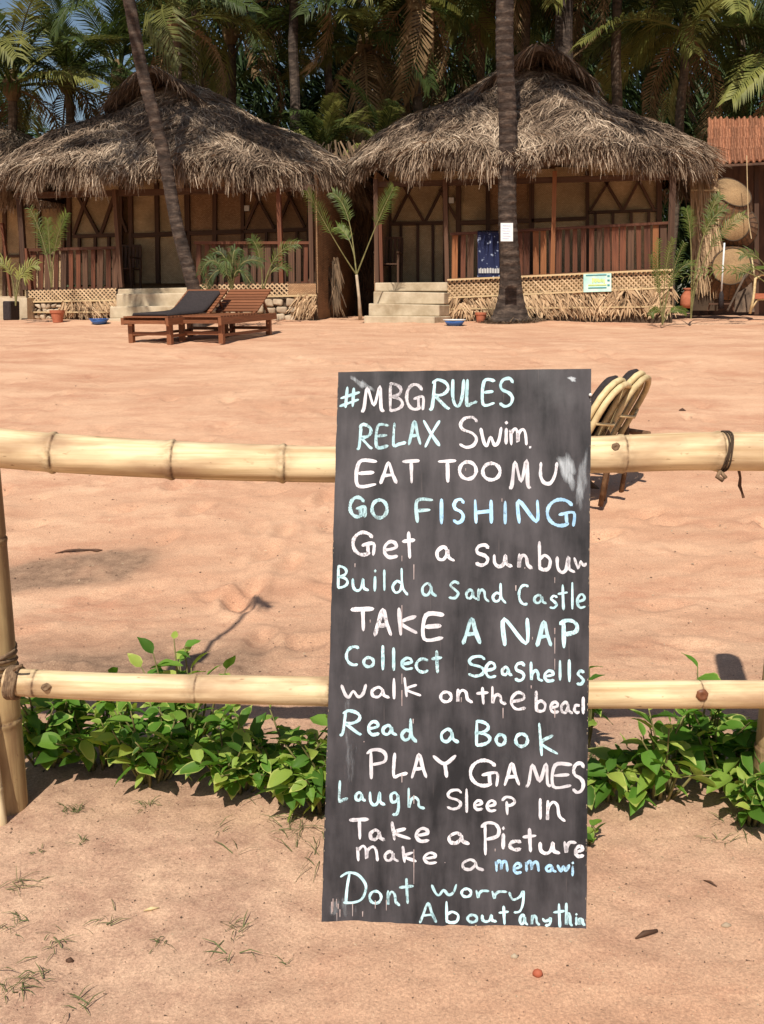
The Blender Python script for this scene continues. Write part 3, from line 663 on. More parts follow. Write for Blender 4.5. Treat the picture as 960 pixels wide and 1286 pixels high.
mb = MB(); c = FL.L(FL.w-.02, .2, .9); c2 = FL.L(FL.w-.02, 5.0, .9); mb.hexa([c, c2, c2+Vector((0, 0, 3.1)), c+Vector((0, 0, 3.1))], FL.u*.05); obj('side_wall', mb, M['weave_dark'], bl)
mb = MB(); c = FR.L(.02, .2, .9); c2 = FR.L(.02, 5.0, .9); mb.hexa([c, c2, c2+Vector((0, 0, 3.2)), c+Vector((0, 0, 3.2))], FR.u*-.05); obj('side_wall', mb, M['weave_dark'], bh)
# a rough mat hanging at the side of the left hut
leaf_skirt(bl, FL, 396, 425, 330, 330, 400, 400, 1.2, 260, 'leaf_skirt', 'screen', .1, 1, .15)

# ---- tiled building and the mat wall at the right edge
FT = Frame(850, 21.5, 1010, 21.0)
tb = thing('tiled_roof_shed', FT.L(2, 1.5, 1.3), 'open shed with red clay tile roof at the right edge', 'shed')
rows, tiles = 4, 20
A = FT(888, 203, -.6); Bp = FT(1040, 195, -.6); Ctop = FT(890, 150, 1.4); Dtop = FT(1040, 146, 1.4)
tm = MB(); segs = 6; pts = []
for k in range(segs+1):
    t_ = k/segs; pts.append((t_-.5, .12*math.sin(t_*math.pi*2)))
vs = [(x, -.5, z-.10) for x, z in pts]+[(x, .56, z+.05) for x, z in pts]+[(x, -.5, z-.22) for x, z in pts]
fs = [(k, k+1, segs+2+k, segs+1+k) for k in range(segs)]+[(2*(segs+1)+k, 2*(segs+1)+k+1, k+1, k) for k in range(segs)]
tm.add(vs, fs); tile_me = tm.mesh('tile', M['tile'])
for r_ in range(rows):
    for c_ in range(tiles):
        f0, f1 = r_/rows, (r_+1)/rows; a0_, a1_ = c_/tiles, (c_+1)/tiles
        p00 = A.lerp(Bp, a0_).lerp(Ctop.lerp(Dtop, a0_), f0); p10 = A.lerp(Bp, a1_).lerp(Ctop.lerp(Dtop, a1_), f0); p01 = A.lerp(Bp, a0_).lerp(Ctop.lerp(Dtop, a0_), f1)
        ux, uy = p10-p00, p01-p00; nz = ux.cross(uy).normalized()*.28
        m_ = Matrix((ux, uy, nz)).transposed().to_4x4(); m_.translation = p00+ux/2+uy/2+Vector((0, 0, random.uniform(-.008, .008)))
        place('tile', tile_me, m_, tb)
mb = MB(); mb.hexa([A-Vector((0, 0, .12)), Bp-Vector((0, 0, .12)), Dtop-Vector((0, 0, .12)), Ctop-Vector((0, 0, .12))], (0, 0, .03)); obj('roof_deck', mb, M['wood_dark'], tb)
for x in (893, 950, 1035): bar('post', FT(x, 395, 0), FT(x, 190, 0), .09, .09, FT.n, M['wood_dark'], tb)
mb = MB(); mb.hexa([FT(868, 398, 2.0), FT(1040, 398, 2.0), FT(1040, 192, 2.0), FT(868, 192, 2.0)], FT.n*.06); obj('back_wall', mb, M['wood_dark'], tb)
FM = Frame(868, 20.2, 960, 19.8)
mw = thing('mat_wall', FM(890, 390, 0), 'tall brown reed mat wall with bamboo battens, right of the big hut', 'mat wall')
mb = MB(); q = [FM(868, 390, 0), FM(902, 390, 0), FM(900, 226, 0), FM(872, 226, 0)]; mb.hexa(q, FM.n*.05); obj('backing', mb, M['screen'], mw)
leaf_skirt(mw, FM, 869, 901, 226, 226, 390, 390, -.01, 700, 'reeds', 'skirt', .12, .5, .08)
leaf_skirt(mw, FM, 869, 901, 280, 280, 390, 390, -.02, 500, 'reeds', 'skirt', .12, .6, .08)
for y in (239, 280, 345): bar('batten', FM(868, y, -.12), FM(903, y, -.12), .03, .02, FM.n, M['pale_bar'], mw)
# leaning mats under the baskets
mb = MB(); mb.hexa([FM(922, 392, -.4), FM(948, 392, -.4), FM(942, 325, .1), FM(930, 325, .1)], FM.n*.04)
o = obj('reed_mat', mb, M['thatch_core'], loc=FM(930, 392, -.4)); top(o, 'brown reed mat leaning below the lowest basket', 'mat')
# big open baskets on their sides, stacked
def basket(px, py, rpx, d, label, tilt, lens=.8):
    c = FM(px, py, d); r = rpx*(c-CAM).length/F
    t = thing('cane_basket', c, label, 'basket', 'large round baskets stacked at the right edge')
    ax = Vector((tilt[0], -1, tilt[1])).normalized(); a = ax.cross(Vector((0, 0, 1))).normalized(); b_ = a.cross(ax)
    # body: bowl opening away, woven base facing the beach
    mb = MB(); K = 28; prof = [(.97, -.08), (1.05, -.2), (1.3, -.6*lens), (1.55, -1.2*lens), (1.6, -1.3*lens)]; face = [(0, .24), (.3, .22), (.6, .14), (.85, .02), (1.0, -.09)]
    for rr, hh in prof:
        for k in range(K):
            t_ = 2*math.pi*k/K; w_ = 1+.03*math.sin(k*math.pi)
            mb.v.append(tuple(c+(a*math.cos(t_)+b_*math.sin(t_))*r*rr*w_+ax*hh*r)); mb.t.append(0)
    for j in range(len(prof)-1):
        for k in range(K): mb.f.append((j*K+k, j*K+(k+1) % K, (j+1)*K+(k+1) % K, (j+1)*K+k))
    obj('basket_body', mb, M['cane_dark'], t, smooth=True)  # darker cane than the base: shade of the body put into its colour
    mb = MB()
    for rr, hh in face:
        for k in range(K):
            t_ = 2*math.pi*k/K; mb.v.append(tuple(c+(a*math.cos(t_)+b_*math.sin(t_))*r*rr+ax*hh*r)); mb.t.append(0)
    for j in range(len(face)-1):
        for k in range(K): mb.f.append((j*K+k, j*K+(k+1) % K, (j+1)*K+(k+1) % K, (j+1)*K+k))
    obj('woven_base', mb, M['basket'], t, smooth=True)
    mb = MB()
    for k in range(24):
        t_ = 2*math.pi*k/24; v_ = a*math.cos(t_)+b_*math.sin(t_)
        mb.tube([c+v_*r*.98-ax*.09*r, c+v_*r*1.06-ax*.2*r, c+v_*r*1.32-ax*.6*r*lens, c+v_*r*1.6-ax*1.25*r*lens], .007, 4)
    obj('cane_rib', mb, M['thatch_core'], t, kind='stuff')
    for rr, hh in ((1.0, -.08), (1.6, -1.28*lens)):
        mb = MB(); mb.tube([c+(a*math.cos(x)+b_*math.sin(x))*r*rr+ax*hh*r for x in [2*math.pi*k/28 for k in range(29)]], .016, 6, cap=False); obj('rim', mb, M['screen'], t, smooth=True)
basket(922, 240, 22, .1, 'topmost round cane basket, tilted up in the shade behind green fronds', (.3, .9))
basket(923, 284, 16, -.1, 'middle round cane basket showing its pale woven base', (-.35, .1), 1.0)
basket(919, 334, 21, -.3, 'lowest and largest round cane basket with sunlit woven base', (-.3, .25), 1.0)
mb = MB(); mb.tube([FM(938, 195, -.5), FM(939, 240, -.5), FM(940, 275, -.5), FM(944, 300, -.5)], .008, 5); o = obj('clothes_line', mb, M['pale_bar'], loc=FM(938, 195, -.5)); top(o, 'thin pale line hanging from the tiled roof edge', 'line')  # loose rope hanging from the shed roof edge
bt = thing('broom', FM(907, 390, -.9), 'white-handled broom standing upright in front of the baskets', 'broom')
mb = MB(); mb.tube([FM(906, 370, -.9), FM(910, 305, -.9)], .018, 8); obj('handle', mb, M['white_paint'], bt, True)
mb = MB(); mb.tube([FM(905.5, 388, -.9), FM(906, 370, -.9), FM(906.5, 366, -.9)], [.06, .045, .02], 10); obj('brush_head', mb, M['cloth_black'], bt, True)
mb = MB(); mb.tube([FM(914, 390, -1.1), FM(941, 336, -.5)], .022, 8); o = obj('leaning_pole', mb, M['trunk_shade'], loc=FM(914, 390, -1.1), smooth=True); top(o, 'grey pole leaning diagonally beside the broom', 'pole')
# little low table and cane stool at right edge
ls = thing('low_stool', FM(900, 390, -.8), 'low dark slatted stool at the foot of the broom', 'stool')
bar('seat', FM(890, 381.5, -.8), FM(921, 381.5, -.8), .03, .2, FM.n, M['wood_dark'], ls)
for x0, x1 in ((892, 889), (919, 922)): bar('leg', FM(x0, 382, -.8), FM(x1, 390, -.8), .03, .03, FM.n, M['wood_dark'], ls)
cs = thing('cane_armchair', FM(955, 390, -1.2), 'pale cane chair with a red seat, cut off by the right edge', 'chair')
mb = MB(); mb.tube([FM(942, 394, -1.2), FM(947, 372, -1.2), FM(949, 350, -1.2), FM(956, 345, -1.2), FM(985, 344, -1.2), FM(990, 350, -1.2), FM(993, 394, -1.2)], .026, 8); obj('frame', mb, M['straw_light'], cs, True)
mb = MB(); mb.tube([FM(944, 388, -1.2), FM(952, 376, -1.2), FM(985, 375, -1.2)], .02, 8); mb.tube([FM(949, 352, -1.2), FM(947, 340, -1), FM(944, 322, -.8)], .014, 8); obj('brace', mb, M['straw_light'], cs, True)
bar('seat', FM(947, 372, -1.0), FM(990, 372, -1.0), .10, .5, FM.n, M['terracotta'], cs)
bar('arm_pad', FM(949, 336.5, -1.2), FM(992, 335, -1.2), .06, .25, FM.n, M['frond_bright'], cs)
# tall clay jar
def lathe(mb, c, prof, K=20):
    o_ = len(mb.v)
    for r_, z_ in prof:
        for k in range(K):
            t_ = 2*math.pi*k/K; mb.v.append((c[0]+r_*math.cos(t_), c[1]+r_*math.sin(t_), c[2]+z_)); mb.t.append(0)
    for j in range(len(prof)-1):
        for k in range(K): mb.f.append((o_+j*K+k, o_+j*K+(k+1) % K, o_+(j+1)*K+(k+1) % K, o_+(j+1)*K+k))
c = FM(862, 387, -.6); mb = MB(); lathe(mb, c, [(0, 0), (.10, 0), (.13, .09), (.12, .24), (.07, .32), (.06, .36), (.09, .38), (.08, .40), (0, .40)])
o = obj('clay_jar', mb, M['terracotta'], loc=c, smooth=True); top(o, 'brown clay jar in the shade between the hut and the mat wall', 'jar')

# ---------------------------------------------------------------- pots, basins, towel, notices
def pot(px, py, wpx, label, leafy=0):
    c = G(px, py); s_ = wpx*c.y/F/2
    t = thing('plant_pot', c, label, 'plant pot')
    mb = MB(); lathe(mb, c, [(0, 0), (s_*.68, 0), (s_*.92, s_*1.35), (s_*1.02, s_*1.35), (s_*1.06, s_*1.75), (s_*.9, s_*1.75), (s_*.85, s_*1.5), (0, s_*1.5)]); obj('pot', mb, M['terracotta'], t, False)
    return c, s_
pot(73, 405, 17, 'larger terracotta pot beside the stone base of the left hut')
pot(25, 396, 12, 'small terracotta pot holding a spindly plant at the left edge')
pot(604, 405, 14, 'terracotta pot between the blue basin and the straight palm')
def basin(px, py, wpx, label, body, rim):
    c = G(px, py); s_ = wpx*c.y/F/2
    t = thing('basin', c, label, 'basin')
    mb = MB(); lathe(mb, c, [(0, 0), (s_*.62, 0), (s_*.97, s_*.5), (s_*.9, s_*.5), (s_*.58, s_*.08), (0, s_*.08)], 28); obj('bowl', mb, M[body], t, True)
    mb = MB(); mb.tube([(c.x+s_*.96*math.cos(x), c.y+s_*.96*math.sin(x), c.z+s_*.5) for x in [2*math.pi*k/28 for k in range(29)]], s_*.06, 6, cap=False); obj('rim', mb, M[rim], t, True)
basin(125, 407, 24, 'blue plastic basin on the sand beside the left hut steps', 'blue_plastic', 'blue_plastic')
basin(571, 409, 28, 'shallow blue basin with white rim beside the right hut steps', 'blue_plastic', 'white_paint')

def towel():
    m, n, b = newmat('navy_patterned_towel'); L = n.links
    tc = NN(n, 'ShaderNodeTexCoord'); vo = NN(n, 'ShaderNodeTexNoise'); vo.inputs['Scale'].default_value = 13; vo.inputs['Detail'].default_value = 2
    L.new(tc.outputs['Object'], vo.inputs['Vector']); r = NN(n, 'ShaderNodeValToRGB'); r.color_ramp.elements[0].position = .62; r.color_ramp.elements[1].position = .67
    r.color_ramp.elements[0].color = (.008, .014, .06, 1); r.color_ramp.elements[1].color = (.30, .36, .50, 1); L.new(vo.outputs['Fac'], r.inputs[0]); L.new(r.outputs[0], b.inputs['Base Color']); b.inputs['Roughness'].default_value = .9
    t = thing('towel', FR(612, 349, -.05), 'navy blue towel with pale pattern hung over the railing', 'towel')
    mb = MB(); nx_, nz_ = 14, 20; vs = []
    for j in range(nz_+1):
        for i in range(nx_+1):
            fx, fz = i/nx_, j/nz_
            q = FR(600+27*fx+fz*.8*math.sin(fx*7), 291+57*fz, -.03-.012*math.sin(fx*11+fz*2)-.02*min(1, fz*4)); vs.append(q)
    top_back = [FR(600+27*i/nx_, 300, .14) for i in range(nx_+1)]; top_mid = [FR(600+27*i/nx_, 289.5, .06) for i in range(nx_+1)]
    o_ = len(vs); vs += top_mid+top_back
    fs = [(j*(nx_+1)+i, j*(nx_+1)+i+1, (j+1)*(nx_+1)+i+1, (j+1)*(nx_+1)+i) for j in range(nz_) for i in range(nx_)]
    fs += [(i, i+1, o_+i+1, o_+i) for i in range(nx_)]+[(o_+i, o_+i+1, o_+nx_+1+i+1, o_+nx_+1+i) for i in range(nx_)]
    mb.add(vs, fs); obj('cloth', mb, m, t, True)
    mb = MB()
    for i in range(13):
        x = 601.5+24.5*i/12; mb.hexa([FR(x, 343, -.075), FR(x+1.1, 343, -.075), FR(x+1.1, 337+random.uniform(-1, 1), -.075), FR(x, 337+random.uniform(-1, 1), -.075)], FR.n*.006)
    obj('border_stripe', mb, M['white_paint'], t)
towel()
def flat(parent, name, fr, x0, y0, x1, y1, d, material, skew=0):
    mb = MB(); mb.hexa([fr(x0, y1, d), fr(x1, y1+skew, d), fr(x1, y0+skew, d), fr(x0, y0, d)], fr.n*.006); return obj(name, mb, material, parent)
pm1 = mat('pale_aqua_print', (.30, .55, .55), (.62, .82, .68), 3.0, .5, bump=0); pm2 = mat('yellow_green_print', (.45, .62, .12), (.70, .80, .25), 9, .5, bump=0)
pm3 = mat('teal_ink', (.05, .25, .30), (.08, .32, .36), 9, .5, bump=0); pm4 = mat('faint_blue_ink', (.35, .42, .60), (.45, .52, .70), 9, .6, bump=0)
po = thing('poster', FR(751, 367, -.13), 'pale aqua poster fixed to the woven band of the right hut', 'poster')
flat(po, 'sheet', FR, 733, 344, 768, 367, -.13, pm1, -1)
flat(po, 'header_print', FR, 736, 345.2, 762, 346.4, -.138, pm3, -.8)
for k in range(9): flat(po, 'printed_mark', FR, 744+k*1.8, 350+random.uniform(-1, 1), 745.3+k*1.8, 354+random.uniform(-.6, 2), -.138, pm2)
for y in (357.5, 361.0): flat(po, 'printed_line', FR, 739, y, 762, y+1.3, -.138, pm3 if y > 360 else pm2, -.6)
for y in (345.5, 351, 357): flat(po, 'printed_mark', FR, 763, y, 766, y+2, -.138, pm3)

# ---------------------------------------------------------------- palms
def frond_mesh(name, material, L_=3.6, droop=.9, nl=44, ll=.75, lw=.045, bare=.16, seed=0, hang=.6, lift=.0):
    r_ = random.Random(seed); mb = MB(); pts = []; N = 14
    for i in range(N+1):
        t = i/N; ang = .55-droop*1.55*t**1.25
        if i == 0: p = Vector((0, 0, 0))
        else: p = p+Vector((math.cos(ang), .04*math.sin(t*3+seed), math.sin(ang)))*(L_/N)
        pts.append(p.copy())
    mb.tube(pts, [L_*.011*(1-.85*i/N)+.003 for i in range(N+1)], 4)
    for i in range(nl):
        t = bare+(1-bare)*(i+.5)/nl; k = min(int(t*N), N-1); f = t*N-k; b = pts[k].lerp(pts[k+1], f); dirv = (pts[k+1]-pts[k]).normalized()
        l = ll*(.45+.75*math.sin(math.pi*min(1, (t-bare)/(1-bare)*.8+.18)))*r_.uniform(.85, 1.1)
        for s_ in (1, -1):
            if r_.random() < .05: continue
            out = (Vector((0, s_, 0))*.85+dirv*(.55+.5*t)+Vector((0, 0, r_.uniform(.0, .25)+lift))).normalized()
            p1 = b+out*l*.45; o2 = (out+Vector((0, 0, -hang*r_.uniform(.7, 1.5)))).normalized(); p2 = p1+o2*l*.55
            wv = dirv.cross(Vector((0, 0, 1))).cross(out) if False else (dirv-out*dirv.dot(out)).normalized()
            w0, w1 = lw*.5, lw*.55
            nrm = out.cross(wv)*lw*.12
            mb.add([b-wv*w0*.5, b+wv*w0*.5, p1-wv*w1, p1+wv*w1, p2], [(0, 1, 3, 2), (2, 3, 4)])
    return mb.mesh(name, material)
FRM = {}
for key in ('frond', 'frond_yellow', 'frond_dry'):
    FRM[key] = [frond_mesh('frond', M[key], 3.7*s_, dr, 46, .82*s_, .05, .15, sd, hg) for sd, (s_, dr, hg) in enumerate(((1, .75, .7), (1.05, 1.0, .9), (.95, .55, .5), (1.0, 1.2, 1.1)))]
FRM['frond_dry'] = [frond_mesh('frond', M['frond_dry'], 3.3, 1.25, 34, .75, .045, .15, 9, 1.6), frond_mesh('frond', M['frond_dry'], 3.0, 1.4, 30, .7, .05, .15, 10, 1.8)]
def palm(base, topp, rad, label, nf=20, group=None, name='palm_tree', mat_='trunk_shade', crown=True, seed=0, size=1.0, flare=1.8, bendv=(0, 0, 0), detail=1, dryn=2, yel=.25, skipf=None):
    r_ = random.Random(seed+100); base, topp = Vector(base), Vector(topp)
    t = thing(name, base, label, 'palm tree', group); mb = MB(); N = 150 if detail else 28; pts, rd, tt = [], [], []
    H_ = (topp-base).length
    for i in range(N+1):
        f = i/N; p = base.lerp(topp, f)+Vector(bendv)*math.sin(math.pi*f)*1.0+Vector((.02*math.sin(f*23), .02*math.cos(f*19), 0))
        h_ = f*H_; r0 = rad*(1-.28*f)*(1+(flare-1)*math.exp(-h_/.38)) + (rad*.028*(1 if i % 2 else -1) if detail else 0)*r_.uniform(.3, 1.2)
        pts.append(p); rd.append(r0); tt.append(0)
    pts[0].z -= .15
    mb.tube(pts, rd, 16 if detail else 10); obj('trunk', mb, M[mat_], t, smooth=False)
    if crown:
        for i in range(nf):
            kind = 'frond_dry' if i < dryn else ('frond_yellow' if r_.random() < yel else 'frond')
            ml = FRM[kind]; me_ = r_.choice(ml)
            el = (-.9+r_.uniform(-.2, .2)) if kind == 'frond_dry' else (r_.uniform(-.35, .75) if i > 4 else r_.uniform(.5, 1.1))
            az = i*2.399+r_.uniform(-.3, .3)
            m_ = Matrix.Translation(topp) @ Matrix.Rotation(az, 4, 'Z') @ Matrix.Rotation(-el, 4, 'Y') @ Matrix.Rotation(r_.uniform(-.5, .5), 4, 'X') @ Matrix.Scale(size*r_.uniform(.85, 1.1), 4)
            place('frond', me_, m_, t)
        mb = MB()
        lathe(mb, topp-Vector((0, 0, .35*size)), [(rad*.8, 0), (rad*1.5, .2*size), (rad*1.7, .4*size), (rad*.6, .8*size)], 10); obj('crown_shaft', mb, M['frond_dry'], t)
    return t
# the two palms standing in front of the huts
b_ = G(641, 404); tp = P(634, -10, 17.6); dirn = (tp-b_); topf = b_+dirn*(9.9/dirn.z)
palm(b_, topf, .18, 'straight palm with flared dark base and white notice, in front of the right hut', 22, mat_='trunk', seed=1, flare=2.35, yel=.2)
pb = P(251, 372, 17.6); pb.z = g(pb.x, pb.y); tp = P(160, 0, 17.0); mid = P(207, 205, 17.3)
dirn = tp-pb; topf = pb+dirn*(8.8/dirn.z); chord = pb.lerp(topf, (mid.z-pb.z)/(topf.z-pb.z)); bx = mid.x-chord.x
palm(pb, topf, .122, 'leaning dark palm rising behind the loungers in front of the left hut', 20, mat_='trunk', seed=2, flare=1.25, bendv=(bx*1.15, 0, 0))
# roots at the straight palm
rt = MB(); nr = 1500; an = rng.uniform(0, 2*math.pi, nr); rr = rng.uniform(.3, .62, nr)
bs = np.stack([b_.x+rr*np.cos(an), b_.y+rr*np.sin(an)*.8, np.full(nr, b_.z+.01)], 1); bs[:, 2] = [g(a, b)+.01 for a, b in bs[:, :2]]
dr = np.stack([np.cos(an)*.6+rng.normal(0, .5, nr), np.sin(an)*.6+rng.normal(0, .5, nr), rng.uniform(.0, .7, nr)], 1)
V, T = strips(bs, dr, rng.uniform(.05, .16, nr), rng.uniform(.006, .018, nr), .5, np.clip(rng.normal(.45, .25, nr), 0, 1))
me = strips_mesh('palm_litter', V, T, M['screen'], b_); o = bpy.data.objects.new('palm_litter', me); C.objects.link(o); o.location = b_; top(o, 'dry roots and leaf litter around the foot of the straight palm', 'litter', kind='stuff')
# notice
nc = P(637, 291, 17.35); nt_ = thing('notice', nc, 'white paper notice fixed to the straight palm trunk', 'notice')
Fn = Frame(620, 17.42, 650, 17.38); flat(nt_, 'sheet', Fn, 629, 280, 644.5, 303, 0, M['paper'], 0)
for k in range(6): flat(nt_, 'written_line', Fn, 631+random.uniform(0, 1), 283+k*3.2, 641+random.uniform(-2, 1.5), 283.6+k*3.2, -.004, pm4, .3)

# palms behind the huts
def bp(px, Y, cpy, rad, label, px2=None, seed=0, nf=20, size=1.0, **k):
    b = P(px, 386, Y); b.z = 1.3; t = P(px2 if px2 is not None else px, cpy, Y-.2)
    return palm(b, t, rad, label, nf, detail=0, seed=seed, size=size, **k)
bp(252, 27, -70, .17, 'dark palm trunk rising behind the left hut roof, right of its peak', 246, 11, 18)
bp(373, 25.5, -60, .155, 'slender sunlit grey palm between the two roofs', 368, 12, 20, mat_='trunk')
bp(452, 27, 60, .13, 'palm behind the gap between roofs with a drooping brown crown', 458, 13, 20, dryn=6)
bp(712, 25, -80, .27, 'thick smooth palm trunk just right of the right hut peak', 708, 14, 16, mat_='trunk')
bp(727, 30, 25, .12, 'thin pale palm trunk in the distance beside the thick trunk', 726, 15, 16, mat_='trunk')
bp(776, 26, -50, .16, 'dark straight palm trunk above the right slope of the right roof', 774, 16, 18)
bp(838, 25.5, 40, .14, 'young palm with wide arching fronds above the right end of the roof', 862, 17, 22, .95, yel=.45)
bp(940, 27, 30, .14, 'palm with long yellowish fronds above the tiled shed', 930, 18, 20, 1.05, yel=.6)
bp(105, 27, 105, .15, 'green palm with upright fronds left of the left hut peak', 85, 19, 20, .8)
bp(20, 26, 110, .15, 'low palm with yellow-tipped fronds at the left edge', 15, 20, 20, .95, yel=.5)
bp(530, 26, -5, .16, 'palm with big drooping yellow-brown fronds left of the right hut peak', 522, 21, 22, 1.05, yel=.6, dryn=4)
bp(300, 29, 40, .15, 'shaded palm crown behind the right slope of the left roof', 290, 22, 20)
bp(600, 29, 20, .15, 'shaded palm crown directly behind the right hut peak', 605, 23, 20)
bp(420, 31, -30, .15, 'tall far palm high above the gap between the roofs', 410, 24, 20, 1.1)
bp(160, 31, 95, .15, 'far palm with thin fronds against the blue sky, left of the leaning trunk', 150, 25, 14)
bp(1010, 25, 90, .15, 'palm just beyond the right edge with fronds reaching in over the tiles', 1000, 26, 20)
bp(410, 24.5, 205, .12, 'short young palm crown low between the two roofs', 405, 27, 14, .55, dryn=0, yel=.5)
bp(490, 24.0, 190, .10, 'small bright palm crown beside the left edge of the right roof', 478, 28, 12, .5, dryn=0, yel=.8)
bp(225, 24.5, 30, .14, 'palm with a heavy yellow frond hanging behind the left hut peak', 222, 29, 16, .9, yel=.7)
bp(660, 27, -30, .15, 'yellow-green palm crown above the peak of the right hut', 660, 30, 16, .9, yel=.6)
# far wood: leafy mass, nobody could count it
def far_grove():
    Vs, Ts = [], []; n = 95000
    x = rng.uniform(-26, 26, n); y = rng.uniform(33, 40, n)
    sky_gap = np.where(x < -6, 3.2, 0)
    hmax = 11.8+2.5*vnoise(x*.35, y*.3, 71)*2-np.where((x < -8) & (x > -15.5), 4.3, 0)
    z = 1+(hmax-1)*rng.uniform(0, 1, n)**.8
    a = vnoise(x*.5, z*.5, 72)*9
    dr = np.stack([np.cos(a)+rng.normal(0, .4, n), rng.normal(0, .5, n), -.6+.9*vnoise(x*.8, z*.8, 73)+rng.normal(0, .25, n)], 1)
    V, T = strips(np.stack([x, y, z], 1), dr, rng.uniform(.5, 1.2, n), rng.uniform(.05, .12, n), .6, np.clip(.5+vnoise(x*.6, z*.6, 74)+rng.normal(0, .12, n), 0, 1))
    return V, T
V, T = far_grove(); me = strips_mesh('palm_grove', V, T, M['grove'], (0, 36, 1)); o = bpy.data.objects.new('palm_grove', me); C.objects.link(o); o.location = (0, 36, 1); top(o, 'dense dark mass of far palm leaves behind the huts', 'palm grove', kind='stuff')

# ---------------------------------------------------------------- small palms and shrubs near the huts
def small_frond(mb_stem, mb_leaf, pts, ll, lw=.02, bare=.5, nl=22, r0=.014, hang=.6, seed=0):
    r_ = random.Random(seed); P_ = [Vector(p) for p in pts]; N = 16
    def bez(t):                      # quadratic or cubic through control points
        q = P_[:]
        while len(q) > 1: q = [q[i].lerp(q[i+1], t) for i in range(len(q)-1)]
        return q[0]
    C_ = [bez(i/N) for i in range(N+1)]
    mb_stem.tube(C_, [r0*(1-.8*i/N)+.002 for i in range(N+1)], 5)
    for i in range(nl):
        t = bare+(1-bare)*(i+.5)/nl; k = min(int(t*N), N-1); b = C_[k].lerp(C_[k+1], t*N-k); dv = (C_[k+1]-C_[k]).normalized()
        sd = dv.cross(Vector((r_.uniform(-.3, .3), -1, .35))).normalized(); l = ll*(.55+.55*math.sin(math.pi*(.15+.8*(i+.5)/nl)))*r_.uniform(.85, 1.1)
        for s_ in (1, -1):
            out = (sd*s_*.75+dv*.8+Vector((0, r_.uniform(-.25, .25), .1))).normalized(); p1 = b+out*l*.5; p2 = p1+(out+Vector((0, 0, -hang))).normalized()*l*.5
            wv = (dv-out*dv.dot(out)).normalized()*lw*.5
            mb_leaf.add([b-wv*.6, b+wv*.6, p1-wv, p1+wv, p2], [(0, 1, 3, 2), (2, 3, 4)])
def small_palm(px, py, Y, fronds, label, cat='young palm', name='young_palm', trunk=None, ll=.3, lw=.03, mat_='frond_bright', bare=.5, nl=20, group=None, hang=.6, r0=.014):
    base = P(px, py, Y); base.z = max(base.z, g(base.x, base.y)) if trunk is None and py > 385 else base.z
    t = thing(name, base, label, cat, group); start = base
    if trunk:
        tpn = P(*trunk, Y); mb = MB(); mb.tube([base, base.lerp(tpn, .5)+Vector((.01, 0, 0)), tpn], [.04, .028, .026], 8); obj('trunk', mb, M['stone'], t, True); start = tpn
    for i, f in enumerate(fronds):
        ms, ml = MB(), MB(); pts = [start]+[P(x, y, Y+(f[-1] if not isinstance(f[-1], tuple) else 0)*((j+1)/3)) for j, (x, y) in enumerate([q for q in f if isinstance(q, tuple)])]
        small_frond(ms, ml, pts, ll, lw, bare, nl, r0, hang, seed=i+px)
        fr_ = obj('frond', ml, M[mat_], t); obj('frond_stalk', ms, M['stem'], fr_)
    return t
small_palm(453, 402, 18.2, [((430, 320), (405, 275), (386, 240), -.3), ((443, 300), (440, 255), (418, 242), .2), ((462, 310), (480, 262), (495, 235), -.1), ((446, 310), (436, 290), (424, 285), .3)],
           'young palm with thin white trunk standing in the gap between the huts', trunk=(448, 345), ll=.22, lw=.018, bare=.52, nl=20)
small_palm(65, 362, 18.4, [((62, 330), (55, 295), (38, 262), .2), ((66, 320), (72, 290), (84, 268), -.2), ((64, 320), (62, 300), (60, 275), 0)], 'bright green areca frond rising behind the left railing of the left hut', ll=.2, lw=.018, bare=.4, nl=20)
small_palm(292, 372, 17.3, [((285, 330), (262, 310), (252, 345), 0), ((288, 320), (275, 300), (262, 330), .2), ((292, 320), (292, 300), (302, 325), .1), ((292, 330), (310, 320), (330, 330), 0), ((290, 330), (270, 330), (258, 362), -.2), ((292, 335), (300, 330), (315, 355), -.1), ((290, 320), (280, 310), (285, 345), -.2)],
           'bushy green areca palm behind the loungers, right of the leaning palm', ll=.22, lw=.018, bare=.25, nl=22, hang=1.0, mat_='frond')
small_palm(330, 372, 17.8, [((335, 335), (350, 308), (374, 306), 0), ((330, 330), (326, 310), (316, 300), 0), ((334, 340), (352, 325), (362, 340), .1)], 'areca sprig with one arching frond against the right railing of the left hut', ll=.2, lw=.018, bare=.4, nl=14)
small_palm(20, 384, 18.0, [((22, 350), (30, 330), (48, 333), 0), ((18, 345), (10, 325), (-6, 330), 0), ((20, 350), (24, 335), (34, 350), 0)], 'spindly yellow-green plant at the left edge growing from the small pot', ll=.22, bare=.4, nl=10, mat_='frond_yellow')
small_palm(832, 408, 17.2, [((838, 370), (846, 330), (860, 305), 0), ((830, 370), (822, 330), (828, 300), 0), ((836, 360), (850, 330), (872, 330), .1), ((834, 360), (836, 320), (846, 300), -.1), ((830, 370), (826, 350), (818, 320), 0), ((838, 390), (850, 385), (862, 392), .1), ((834, 390), (822, 385), (818, 396), -.1)],
           'bushy thin-stemmed shrub at the right corner of the right hut', ll=.14, lw=.016, bare=.4, nl=18, name='leafy_shrub', cat='shrub', mat_='frond_bright', r0=.01)
small_palm(868, 400, 17.6, [((872, 320), (885, 270), (912, 262), 0), ((870, 320), (868, 280), (862, 262), .1), ((872, 340), (900, 285), (935, 270), -.1), ((872, 330), (890, 260), (905, 245), .1)],
           'green palm fronds crossing in front of the topmost basket', ll=.2, lw=.018, bare=.55, nl=18)
